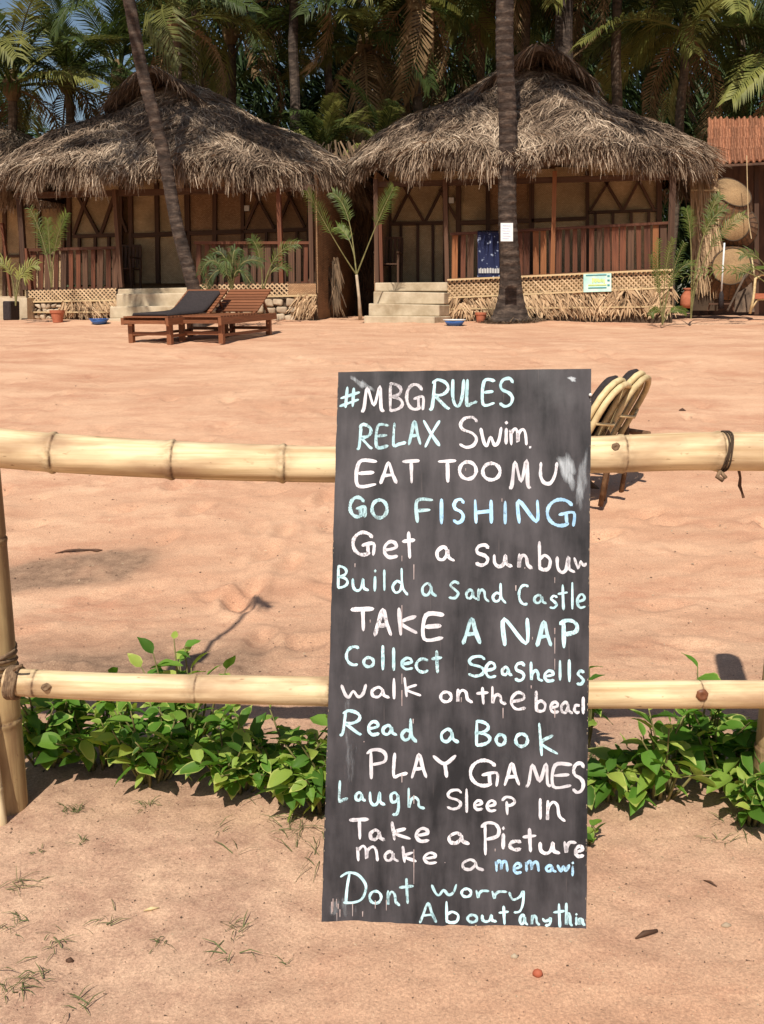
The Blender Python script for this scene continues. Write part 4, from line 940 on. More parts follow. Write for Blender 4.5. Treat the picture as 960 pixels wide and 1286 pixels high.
small_palm(984, 400, 17.6, [((975, 340), (945, 325), (925, 345), 0), ((975, 340), (950, 310), (930, 320), .1), ((980, 350), (930, 320), (855, 350), -.1)], 'arching frond reaching in from the right edge over the lowest basket', ll=.2, lw=.02, bare=.62, nl=10)

# ---------------------------------------------------------------- loungers
def lounger(px, py, yaw, label, group='wooden sun loungers side by side on the sand'):
    c = G(px, py); c.z = g(c.x, c.y+1); t = thing('sun_lounger', c, label, 'sun lounger', group)
    Rm = Matrix.Rotation(R(yaw), 3, 'Z'); slope = .03
    def Q(x, y, z): v = Rm @ Vector((x, y, 0)); return Vector((c.x+v.x, c.y+v.y, c.z+z+y*slope))
    up = Vector((0, 0, 1)); wl = M['wood_lounger']
    W_, L_, Hs = .76, 1.85, .31
    for s_ in (-1, 1):
        bar('side_rail', Q(s_*W_/2, -.02, Hs-.03), Q(s_*W_/2, L_, Hs-.03), .05, .10, up, wl, t)
        for y in (.12, 1.7): bar('leg', Q(s_*(W_/2-.05), y, -.05), Q(s_*(W_/2-.05), y, Hs-.05), .075, .065, Rm @ Vector((0, 1, 0)), wl, t)
        bar('back_rail', Q(s_*(W_/2-.06), 1.2, Hs+.03), Q(s_*(W_/2-.06), 1.76, Hs+.37), .05, .035, Rm @ Vector((0, -1, .9)), wl, t)
        bar('back_prop', Q(s_*(W_/2-.1), 1.6, Hs+.25), Q(s_*(W_/2-.1), 1.82, Hs-.03), .03, .03, Rm @ Vector((1, 0, 0)), wl, t)
    for y in (.0, .12, 1.7, L_): bar('cross_bar', Q(-W_/2+.03, y, Hs-.04 if y in (0., L_) else .1), Q(W_/2-.03, y, Hs-.04 if y in (0., L_) else .1), .05, .05, up, wl, t)
    for s_ in (-1, 1): bar('stretcher', Q(s_*(W_/2-.05), .12, .07), Q(s_*(W_/2-.05), 1.7, .07), .04, .04, up, wl, t)
    n = 13
    for i in range(n):
        y = .05+i*(1.15/(n-1)); bar('slat', Q(-W_/2+.0, y, Hs+.032), Q(W_/2, y, Hs+.032), .075, .02, up, wl, t)
    for i in range(8):
        f = (i+.5)/8; y, z = 1.22+.54*f, Hs+.06+.335*f; bar('back_slat', Q(-W_/2+.01, y, z), Q(W_/2-.01, y, z), .065, .02, Rm @ Vector((0, -.53, .85)), wl, t)
    return Q, c
lounger(249, 433, -19, 'bare red-brown slatted wooden lounger, the right-hand one of the pair')
Q, c = lounger(184, 433, -21, 'red-brown wooden lounger carrying the black mattress, the left-hand one')
mt = thing('lounger_mattress', c, 'thin black mattress lying on the left lounger and up its backrest', 'mattress')
mb = MB(); prof = [(.12, .355), (.5, .357), (.9, .36), (1.08, .37), (1.2, .405), (1.35, .485), (1.5, .575), (1.62, .65)]
vs = []
for y, z in prof:
    for x in (-.30, -.28, -.1, .1, .28, .30):
        e = 0 if abs(x) > .29 else .03; vs.append(Q(x, y, z+.01+e))
for y, z in prof:
    for x in (-.30, -.28, -.1, .1, .28, .30): vs.append(Q(x, y, z))
n_ = len(prof); fs = []
for j in range(n_-1):
    for i in range(5):
        fs.append((j*6+i, j*6+i+1, (j+1)*6+i+1, (j+1)*6+i)); b0 = n_*6; fs.append((b0+j*6+i, b0+(j+1)*6+i, b0+(j+1)*6+i+1, b0+j*6+i+1))
    fs.append((j*6, (j+1)*6, n_*6+(j+1)*6, n_*6+j*6)); fs.append((j*6+5, n_*6+j*6+5, n_*6+(j+1)*6+5, (j+1)*6+5))
for j in (0, n_-1):
    for i in range(5): fs.append((j*6+i, n_*6+j*6+i, n_*6+j*6+i+1, j*6+i+1))
mb.add(vs, fs); obj('pad', mb, M['cloth_black'], mt, True)

# ---------------------------------------------------------------- cane chairs
def chair(loc, ang, label):
    t = thing('cane_chair', loc, label, 'chair', 'reclining cane chairs behind the board'); Rz = Matrix.Rotation(ang, 3, 'Z'); c = Vector(loc)
    def Q(x, y, z): v = Rz @ Vector((x, y, 0))*.88; return Vector((c.x+v.x, c.y+v.y, c.z+z*.88))
    def back(s, y, off=0.0):          # s along the back 0..1, off = thickness towards the rear
        x, z = -.12-.36*s, .30+.70*s; return Q(x-off*.8, y, z-off*.55)
    for off, nm in ((0, 'back_hoop'), (.055, 'back_hoop')):
        pts = []
        for k in range(21):
            f = k/20; a = math.pi*f
            if f < .3: pts.append(back(.0+f/.3*.72, .24, off))
            elif f > .7: pts.append(back((1-f)/.3*.72, -.24, off))
            else:
                b = (f-.3)/.4*math.pi; pts.append(back(.72+.28*math.sin(b), .24*math.cos(b), off))
        mb = MB(); mb.tube(pts, .021, 10); obj(nm, mb, M['straw_light'], t, True)
    for i in range(11):
        y = -.2+i*.04  # open slats; m_ = .72+.25*math.sqrt(max(0, 1-(y/.24)**2)); mb = MB(); mb.tube([back(.0, y, .07), back(.5, y, .095), back(m_, y, .07)], .010, 6); obj('back_slat', mb, M['straw_light' if i % 5 == 2 else 'cane_dark'], t, True)
    for s in (.3, .62):
        mb = MB(); mb.tube([back(s, .25, .07), back(s, 0, .13), back(s, -.25, .07)], .012, 6); obj('lashing', mb, M['straw_light'], t, True)
    mb = MB(); K = 32; front = []; rear = []
    ring = []
    for k in range(K):
        a = 2*math.pi*k/K; s = .56+.44*math.sin(a); y = .21*math.copysign(abs(math.cos(a))**.85, math.cos(a)); ring.append((s, y))
    for off, sc in ((-.04, .8), (-.055, .4)): pass
    vs = []; layers = ((-.02, 1.0), (-.05, 1.02), (-.085, .92), (-.10, .5), (-.10, .0))
    for off, sc in layers:
        for s, y in ring: vs.append(back(.56+(s-.56)*sc, y*sc, off))
    fs = [(j*K+k, j*K+(k+1) % K, (j+1)*K+(k+1) % K, (j+1)*K+k) for j in range(len(layers)-1) for k in range(K)]+[tuple(range(K))[::-1]]
    mb.add(vs, fs); obj('back_pad', mb, M['cloth_black'], t, True)
    mb = MB(); mb.tube([Q(-.15, .25, .34), Q(.4, .25, .40), Q(.46, .2, .405), Q(.46, -.2, .405), Q(.4, -.25, .40), Q(-.15, -.25, .34)], .021, 8); obj('seat_frame', mb, M['straw_light'], t, True)
    for i in range(9):
        x = -.1+i*.065; mb = MB(); mb.tube([Q(x, -.24, .345+(x+.15)*.1), Q(x, .24, .345+(x+.15)*.1)], .013, 6); obj('seat_slat', mb, M['cane_dark'], t, True)
    for s_ in (-1, 1):
        for a, b in (((.42, .25*s_, .40), (-.12, .27*s_, -.02)), ((-.18, .25*s_, .52), (.36, .27*s_, -.02)), ):
            mb = MB(); mb.tube([Q(*a), Q(*b)], .030, 8); obj('leg', mb, M['cane_dark'], t, True)
        mb = MB(); mb.tube([Q(-.50, .29*s_, .50), Q(-.25, .30*s_, .52), Q(.2, .30*s_, .55), Q(.36, .28*s_, .54)], .021, 8); obj('armrest', mb, M['cane_dark'], t, True)
        mb = MB(); mb.tube([back(.45, .25*s_, .05), Q(-.33, .26*s_, .25), Q(-.30, .26*s_, -.01)], .018, 6); obj('rear_leg', mb, M['cane_dark'], t, True)
    mb = MB(); mb.tube([Q(.30, -.27, .05), Q(.30, .27, .05)], .02, 8); obj('stretcher', mb, M['straw_light'], t, True)
c = G(722, 622); chair(c, R(149), 'cane chair with reclined hoop back and black pad, the one farther right of the pair')
c = G(696, 634); chair(c, R(147), 'cane chair with reclined hoop back touching the right edge of the board')

# ---------------------------------------------------------------- fence
def bamboo(mb, pts, r0, r1, nodes, seg=28, step=.012, ridge=.07, wob=.0):
    P_ = [Vector(p) for p in pts]
    ln = [0]
    for a, b in zip(P_, P_[1:]): ln.append(ln[-1]+(b-a).length)
    tot = ln[-1]; ss = list(np.arange(0, tot, .05))+[tot]
    for nd in nodes:
        for o_ in (-.05, -.03, -.02, -.014, -.007, -.003, 0, .003, .005, .007, .010, .014, .02, .03, .05): ss.append(nd+o_)
    s0 = sorted(x for x in ss if 0 <= x <= tot); ss = [s0[0]]
    for x in s0:
        if x-ss[-1] > .0012: ss.append(x)
    out, rd, tt = [], [], []
    for s_ in ss:
        k = max(0, min(len(P_)-2, int(np.searchsorted(ln, s_))-1)); f = (s_-ln[k])/(ln[k+1]-ln[k])
        p0, p1, p2, p3 = P_[max(k-1, 0)], P_[k], P_[k+1], P_[min(k+2, len(P_)-1)]
        p = .5*((2*p1)+(p2-p0)*f+(2*p0-5*p1+4*p2-p3)*f*f+(3*p1-p0-3*p2+p3)*f**3)
        r = r0+(r1-r0)*s_/tot; t_ = 0
        for nd in nodes:
            dd = s_-nd; r += r0*ridge*1.25*math.exp(-(dd/.010)**2)-r0*.045*math.exp(-((dd-.009)/.004)**2); t_ = max(t_, .95*math.exp(-((dd-.006)/.004)**2), .38*math.exp(-(dd/.026)**2))
        out.append(p); rd.append(r); tt.append(t_)
    mb.tube(out, rd, seg, tt)
fence = thing('bamboo_fence', (0, 2.6, 0), 'bamboo fence of two horizontal poles lashed to posts, the blackboard leans on it', 'fence')
FY = 2.475
def arc(pxs, Y=FY): return [P(x, y, Y) for x, y in pxs]
def node_s(pts, px):                  # arc length at which a rail passes pixel column px
    s = 0
    for (x0, y0), (x1, y1) in zip(pts, pts[1:]):
        A, B = P(x0, y0, FY), P(x1, y1, FY)
        if x0 <= px <= x1: return s+(B-A).length*(px-x0)/(x1-x0)
        s += (B-A).length
tl = [(-260, 547), (-80, 556), (60, 568), (210, 577), (356, 582), (470, 584), (560, 583)]
mb = MB(); bamboo(mb, arc(tl), .0555, .047, [node_s(tl, x) for x in (-90, 68, 217, 356, 480)]); obj('top_rail', mb, M['bamboo_x'], fence, True, label='upper left bamboo pole, sagging slightly to the right')
tr_ = [(560, 574), (745, 571), (860, 567), (960, 567), (1150, 566)]
mb = MB(); bamboo(mb, arc(tr_, FY), .047, .0545, [node_s(tr_, x) for x in (640, 775, 905, 1060)], ridge=.05); obj('top_rail', mb, M['bamboo_x'], fence, True, label='upper right bamboo pole with wire lashing')
bl_ = [(8, 856), (120, 862), (245, 865), (400, 868), (520, 870), (600, 871)]
mb = MB(); bamboo(mb, arc(bl_), .038, .042, [node_s(bl_, x) for x in (52, 245, 410, 540)], ridge=.03); obj('lower_rail', mb, M['bamboo_x'], fence, True, label='lower left bamboo pole with its cut end lashed to the post')
br_ = [(560, 873), (740, 872), (880, 872), (960, 872), (1150, 872)]
mb = MB(); bamboo(mb, arc(br_, FY), .040, .039, [node_s(br_, x) for x in (700, 876, 1040)], ridge=.02); obj('lower_rail', mb, M['bamboo_x'], fence, True, label='lower right bamboo pole with a round knot scar')
def knot(px, py, rr, parent, material='rope'):
    c = P(px, py, FY-.047); mb = MB(); K = 18
    for j, (r_, h_) in enumerate(((1, 0.000), (.85, .003), (.7, .006), (.45, .006), (.25, .004), (0, .004))):
        for k in range(K):
            a = 2*math.pi*k/K; w_ = 1+.10*math.sin(k*.7+rr*900)+.06*math.sin(k*2.1); mb.v.append((c.x+rr*r_*w_*math.cos(a), c.y-h_+.006, c.z+rr*r_*w_*.85*math.sin(a))); mb.t.append(0)
    for j in range(5):
        for k in range(K): mb.f.append((j*K+k, j*K+(k+1) % K, (j+1)*K+(k+1) % K, (j+1)*K+k))
    obj('knot_scar', mb, M[material], parent, True)
knot(210, 575, .011, fence); knot(774, 562, .013, fence); knot(57, 864, .014, fence); knot(883, 874, .019, fence, 'wood_lounger')
# posts
def gpost(px, py, Y, h, r, nodes, label, material='bamboo_z', name='post'):
    b = P(px, py, Y); b.z = g(b.x, Y)-.12; tpv = Vector((b.x+.005, Y, h)); mb = MB()
    bamboo(mb, [b, b.lerp(tpv, .5)+Vector((.006, 0, 0)), tpv], r*1.04, r*.95, nodes, ridge=.04); return obj(name, mb, M[material], fence, True, label=label)
gpost(8, 1000, 2.62, 1.70, .058, [.46, .96, 1.42], 'thick bamboo post at the left edge, stained brown low down')
gpost(963, 1050, 2.58, 1.70, .058, [.4, .9, 1.4], 'bamboo post at the right edge beside the leaves')
tpn = thing('thin_bamboo_pole', G(4, 1037), 'thin pale bamboo pole stuck in the sand in front of the left fence post', 'pole')
b = G(4, 1037); mb = MB(); bamboo(mb, [b-Vector((0, 0, .1)), b+Vector((-.035, .03, .9)), b+Vector((-.03, .05, 2.75))], .016, .010, [.32, .62, .9, 1.2, 1.5, 1.8, 2.1, 2.4], seg=14); obj('cane', mb, M['bamboo_thin'], tpn, True)
mb = MB()
for k in range(26):
    a = random.uniform(0, 6.28); c0 = b+Vector((-.03, .05, 2.7)); q = c0+Vector((math.cos(a)*.09, math.sin(a)*.05, random.uniform(-.16, .06))); mb.tube([c0, c0.lerp(q, .5)+Vector((0, 0, .02)), q], .006, 4)
obj('frayed_tip', mb, M['straw_light'], tpn)
# lashings
def lash(px, py, rr, n, tilt, Y=FY, wire=.004, material='rope', spread=.007):
    c = P(px, py, Y)
    for i in range(n):
        mb = MB(); pts = []
        for k in range(25):
            a = 2*math.pi*k/24; pts.append(c+Vector(((i-(n-1)/2)*spread+tilt*math.sin(a)+.002*math.sin(a*3+i), math.cos(a)*rr, math.sin(a)*rr)))
        mb.tube(pts, wire, 6, cap=False); obj('lashing', mb, M[material], fence, True)
lash(908, 567, .0540, 3, .006, material='screen', wire=.0024, spread=.006)
c0 = P(905, 592, FY-.03); mb = MB(); mb.tube([c0, c0+Vector((-.012, -.012, -.012)), c0+Vector((.004, -.014, -.022))], .006, 6); mb.tube([c0, c0+Vector((.012, -.012, -.016))], .005, 6); obj('lashing', mb, M['rope'], fence, True)
# rope binding lower rail to left post
cpst = P(8, 1000, 2.62)
for i in range(9):
    mb = MB(); pts = []; z = P(0, 858, FY).z+.045-i*.0105
    for k in range(25):
        a = 2*math.pi*k/24; pts.append(Vector((cpst.x+.063*math.cos(a)+.0, 2.62+.066*math.sin(a), z+.012*math.sin(a+i))))
    mb.tube(pts, .0062, 6, cap=False); obj('lashing', mb, M['rope'], fence, True)
for i in range(5): lash(13+i*2.6, 857+i*.1, .0435, 1, .004, wire=.0055)
mb = MB(); q0 = P(18, 842, FY-.03); mb.tube([q0, q0+Vector((.01, -.01, .012)), q0+Vector((.03, -.015, .022))], .004, 6); obj('lashing', mb, M['rope'], fence, True)
# a dry twig hanging from the upper right pole
tw = MB(); pts = [P(928, 590, FY+.03), P(930, 600, FY+.03), P(929, 610, FY+.035), P(932, 618, FY+.03), P(934, 625, FY+.03)]; tw.tube(pts, [.004, .0035, .005, .003, .004], 6)
o = obj('hanging_twig', tw, M['wood_dark'], loc=pts[0]); top(o, 'short black twig hanging from the upper right bamboo pole', 'twig')

# ---------------------------------------------------------------- blackboard
BLp, BRp = G(404, 1163), G(736, 1172); BLp.z -= .03; BRp.z -= .03
TLp, TRp = P(425, 467, 2.475-.02), None
tdir = TLp-BLp
# plane through BL, BR, TL
n_b = (BRp-BLp).cross(TLp-BLp).normalized()
if n_b.y > 0: n_b = -n_b
def OB(px, py, off=0.0):
    r = ray(px, py); t = (BLp+n_b*off-CAM).dot(n_b)/r.dot(n_b); return CAM+r*t
def board_mat():
    m, n, b = newmat('smudged_blackboard_paint'); L = n.links
    tc = NN(n, 'ShaderNodeTexCoord')
    def noise(s, st, det=6):
        mp = NN(n, 'ShaderNodeMapping'); mp.inputs['Scale'].default_value = st; L.new(tc.outputs['Object'], mp.inputs[0])
        x = NN(n, 'ShaderNodeTexNoise'); x.inputs['Scale'].default_value = s; x.inputs['Detail'].default_value = det; x.inputs['Roughness'].default_value = .6; L.new(mp.outputs[0], x.inputs['Vector']); return x
    a = noise(5, (3.5, 1, .7), 9); bb = noise(4, (1, 1, 1.1), 9)
    mx = NN(n, 'ShaderNodeMath', operation='MULTIPLY_ADD'); mx.inputs[1].default_value = .55; L.new(a.outputs['Fac'], mx.inputs[0])
    m2 = NN(n, 'ShaderNodeMath', operation='MULTIPLY'); m2.inputs[1].default_value = .5; L.new(bb.outputs['Fac'], m2.inputs[0]); L.new(m2.outputs[0], mx.inputs[2])
    cr = NN(n, 'ShaderNodeValToRGB'); e = cr.color_ramp.elements; e[0].position = .40; e[1].position = .66; e[0].color = (.013, .012, .014, 1); e[1].color = (.080, .072, .078, 1)
    L.new(mx.outputs[0], cr.inputs[0])
    # scratches: fine vertical streaks where paint has worn
    sc_ = noise(14, (14, 1, .35), 3); c2 = NN(n, 'ShaderNodeValToRGB'); c2.color_ramp.elements[0].position = .68; c2.color_ramp.elements[1].position = .78; c2.color_ramp.elements[1].color = (.5, .5, .5, 1); L.new(sc_.outputs['Fac'], c2.inputs[0])
    mz = NN(n, 'ShaderNodeMix', data_type='RGBA'); mz.inputs[7].default_value = (.15, .12, .115, 1); L.new(c2.outputs[0], mz.inputs[0]); L.new(cr.outputs[0], mz.inputs[6])
    # rubbed chalk clouds
    ch = noise(2.2, (1.4, 1, 1), 7); c3 = NN(n, 'ShaderNodeValToRGB'); c3.color_ramp.elements[0].position = .56; c3.color_ramp.elements[1].position = .85; c3.color_ramp.elements[1].color = (.35, .35, .35, 1); L.new(ch.outputs['Fac'], c3.inputs[0])
    my = NN(n, 'ShaderNodeMix', data_type='RGBA'); my.inputs[7].default_value = (.26, .27, .28, 1); L.new(c3.outputs[0], my.inputs[0]); L.new(mz.outputs[2], my.inputs[6])
    L.new(my.outputs[2], b.inputs['Base Color']); b.inputs['Roughness'].default_value = .6; b.inputs['Specular IOR Level'].default_value = .3
    bu = NN(n, 'ShaderNodeBump'); bu.inputs['Strength'].default_value = .25; bu.inputs['Distance'].default_value = .002; L.new(a.outputs['Fac'], bu.inputs['Height']); L.new(bu.outputs[0], b.inputs['Normal'])
    return m
M['board'] = board_mat()
bd = thing('blackboard', (BLp+BRp)/2, 'tall blackboard of hand-painted beach rules leaning against the bamboo fence', 'sign board')
# outline with slightly chipped edges
def edge(a, b, n, amp):
    return [(a[0]+(b[0]-a[0])*i/n+random.uniform(-amp, amp), a[1]+(b[1]-a[1])*i/n+random.uniform(-amp, amp)) for i in range(n)]
out = edge((403.5, 1176), (736.5, 1184), 2, 0)+edge((736.5, 1180), (743, 463), 60, .35)+edge((743, 463), (425, 467), 24, .3)+edge((425, 467), (403.5, 1174), 60, .45)
mb = MB(); fr_ = [OB(x, y) for x, y in out]; K = len(fr_); bk = [p-n_b*.010 for p in fr_]
mb.add(fr_+bk, [tuple(range(K)), tuple(range(K, 2*K))[::-1]]+[(i, K+i, K+(i+1) % K, (i+1) % K) for i in range(K)]); obj('panel', mb, M['board'], bd)
cc = {'w': mat('white_chalk_paint', (.56, .53, .57), (.80, .77, .80), 40, .9, bump=0), 'c': mat('pale_cyan_chalk_paint', (.38, .60, .66), (.60, .82, .86), 40, .9, bump=0), 'b': mat('sky_blue_chalk_paint', (.28, .50, .74), (.48, .72, .90), 40, .9, bump=0)}
for m_ in cc.values():               # dry-brushed: the board shows through thin streaks in the paint
    n = m_.node_tree; L = n.links; tc = NN(n, 'ShaderNodeTexCoord'); mp = NN(n, 'ShaderNodeMapping'); mp.inputs['Scale'].default_value = (150, 90, 95); mp.inputs['Rotation'].default_value = (0, .5, 0)
    no = NN(n, 'ShaderNodeTexNoise'); no.inputs['Scale'].default_value = 1; no.inputs['Detail'].default_value = 7; no.inputs['Roughness'].default_value = .75
    n2 = NN(n, 'ShaderNodeTexNoise'); n2.inputs['Scale'].default_value = 9; n2.inputs['Detail'].default_value = 2
    L.new(tc.outputs['Object'], mp.inputs[0]); L.new(mp.outputs[0], no.inputs['Vector']); L.new(tc.outputs['Object'], n2.inputs['Vector'])
    ad = NN(n, 'ShaderNodeMath', operation='MULTIPLY_ADD'); ad.inputs[1].default_value = .55; L.new(n2.outputs['Fac'], ad.inputs[0]); L.new(no.outputs['Fac'], ad.inputs[2])
    mr = NN(n, 'ShaderNodeMapRange'); mr.inputs[1].default_value = .58; mr.inputs[2].default_value = .72; mr.inputs[3].default_value = .30; mr.inputs[4].default_value = .97; L.new(ad.outputs[0], mr.inputs[0])
    L.new(mr.outputs[0], n.nodes['Principled BSDF'].inputs['Alpha'])
def arcpts(cx, cy, rx, ry, a0, a1, n=12): return [(cx+rx*math.cos(R(a0+(a1-a0)*i/n)), cy+ry*math.sin(R(a0+(a1-a0)*i/n))) for i in range(n+1)]
GL = {
 '#': [[(.38, 0), (.28, 1)], [(.72, .05), (.66, .95)], [(.05, .55), (1, .25)], [(0, .95), (.95, .62)]],
 'M': [[(0, 1), (.1, .85), (.25, .05), (.55, .75), (.82, 0), (.88, .85), (1, .97)]],
 'm': [[(.08, 1), (.05, .15), (.08, .3), (.28, .05), (.42, .25), (.45, .85), (.5, .35), (.72, .1), (.88, .3), (.95, 1)]],
 'B': [[(.12, .05), (.1, .98)], arcpts(.1, .26, .75, .24, -90, 90, 9)+arcpts(.1, .74, .85, .25, -90, 90, 9)],
 'G': [arcpts(.5, .5, .5, .5, -35, -300, 18)+[(.72, .85), (.7, .52)], [(.45, .58), (.98, .5), (.97, 1)]],
 'R': [[(0, 1), (.12, .9), (.25, .08)], [(.15, .12)]+arcpts(.35, .28, .55, .26, -90, 90, 9)+[(.28, .56), (.8, .92), (.95, .97)]],
 'r': [[(.12, .1), (.25, .95), (.3, .5), (.55, .12), (1, .15)]],
 'U': [[(.06, 0), (.04, .6), (.25, .95), (.6, .95), (.85, .55), (.95, 0)]],
 'u': [[(.05, .1), (.08, .7), (.3, .98), (.55, .8), (.68, .1), (.72, .75), (1, .95)]],
 'L': [[(.15, 0), (.08, .95), (.5, .92), (1, .85)]],
 'E': [[(1, .03), (.1, .05), (.0, .97), (.95, .93)], [(.08, .5), (.85, .46)]],
 'F': [[(1, .02), (.12, .06), (.14, 1)], [(.12, .5), (.85, .46)]],
 'S': [[(.98, .14), (.75, .0), (.3, .04), (.08, .22), (.2, .4), (.7, .52), (.95, .7), (.8, .92), (.4, 1), (.05, .9)]],
 's': [[(.95, .12), (.5, .02), (.15, .25), (.6, .5), (.9, .72), (.55, .98), (.02, .95)]],
 'A': [[(0, 1), (.2, .6), (.5, .02), (.75, .55), (1, .98)], [(.2, .64), (.8, .6)]],
 'X': [[(0, .02), (.5, .55), (.97, .95)], [(.98, .03), (.5, .5), (.1, 1)]],
 'w': [[(.0, .05), (.15, .75), (.3, .95), (.48, .5), (.68, .92), (.88, .7), (1, .0)]],
 'i': [[(.5, .32), (.45, 1)], [(.55, .0), (.5, .08)]],
 'I': [[(.5, 0), (.5, 1)]], 'l': [[(.45, 0), (.5, 1)]],
 '.': [[(.3, .3), (.6, .6)]],
 'T': [[(0, .04), (1, .0)], [(.52, .04), (.55, 1)]],
 'O': [arcpts(.5, .5, .48, .48, -100, 265, 22)], 'o': [arcpts(.5, .5, .46, .46, -100, 265, 20)],
 'H': [[(.05, 0), (.1, 1)], [(.9, .02), (.92, 1)], [(.1, .55), (.9, .48)]],
 'N': [[(.05, 1), (.02, .02), (.9, .95), (.95, .02)]],
 'e': [[(.12, .52), (.5, .48), (.88, .35), (.8, .1), (.45, .02), (.1, .3), (.08, .7), (.4, .97), (.95, .9)]],
 't': [[(.5, 0), (.55, .6), (.6, 1)], [(.0, .36), (1, .3)]],
 'a': [[(.62, .2), (.4, .02), (.08, .35), (.12, .82), (.4, .92), (.62, .55), (.64, .25), (.72, .75), (1, .98)]],
 'n': [[(.08, .02), (.06, .95), (.1, .4), (.35, .08), (.6, .25), (.7, .75), (1, 1)]],
 'b': [[(.08, 0), (.1, .98)], [(.1, .62), (.5, .48), (.92, .65), (.8, .95), (.35, 1), (.1, .9)]],
 'd': [[(.62, .58), (.3, .48), (.02, .7), (.2, .92), (.5, .85), (.62, .6)], [(.6, 0), (.66, .7), (.98, 1)]],
 'C': [arcpts(.6, .5, .58, .5, -60, -290, 16)], 'c': [arcpts(.55, .5, .5, .48, -50, -310, 14)],
 'K': [[(.05, 0), (.15, 1)], [(.95, .3), (.15, .55), (1, .93)]], 'k': [[(.05, 0), (.18, 1)], [(.75, .38), (.15, .62), (1, .95)]],
 'P': [[(.2, .08), (.22, 1)], [(0, .12), (.3, .0), (.75, .02), (1, .2), (.9, .42), (.3, .52)]],
 'p': [[(.35, .3), (.4, 1)], [(0, .2), (.3, .02), (.8, .08), (1, .3), (.7, .48), (.3, .5)]],
 'h': [[(.08, 0), (.1, .95), (.2, .6), (.45, .45), (.65, .6), (.7, .9), (1, 1)]],
 'Y': [[(0, .02), (.5, .38), (1, .0)], [(.52, .38), (.6, 1)]],
 'y': [[(.02, .05), (.25, .38), (.7, .25), (.92, 0), (.9, .55), (.7, .92), (.35, .98)]],
 'g': [[(.85, .2), (.55, .02), (.1, .12), (.2, .42), (.7, .38), (.85, .15), (.9, .65), (.7, .95), (.3, .98)]],
 'D': [[(.35, .02), (.25, .5), (.2, .97)], [(0, .15), (.3, .02), (.7, .1), (1, .45), (.85, .85), (.5, .98), (.12, .98)]],
 'v': [[(0, .1), (.3, .85), (.5, .2), (.7, .8), (1, .05)]],
 '~': [[(.0, .05), (.3, .95)], [(.35, .9), (.55, .3)], [(.55, .3), (.8, .7), (1, .5)]],
}
OR = {'A': (400, 460), 'B': (570, 460), 'C': (400, 640), 'D': (570, 640), 'E': (400, 810), 'F': (570, 810), 'G': (400, 990), 'H': (570, 990)}
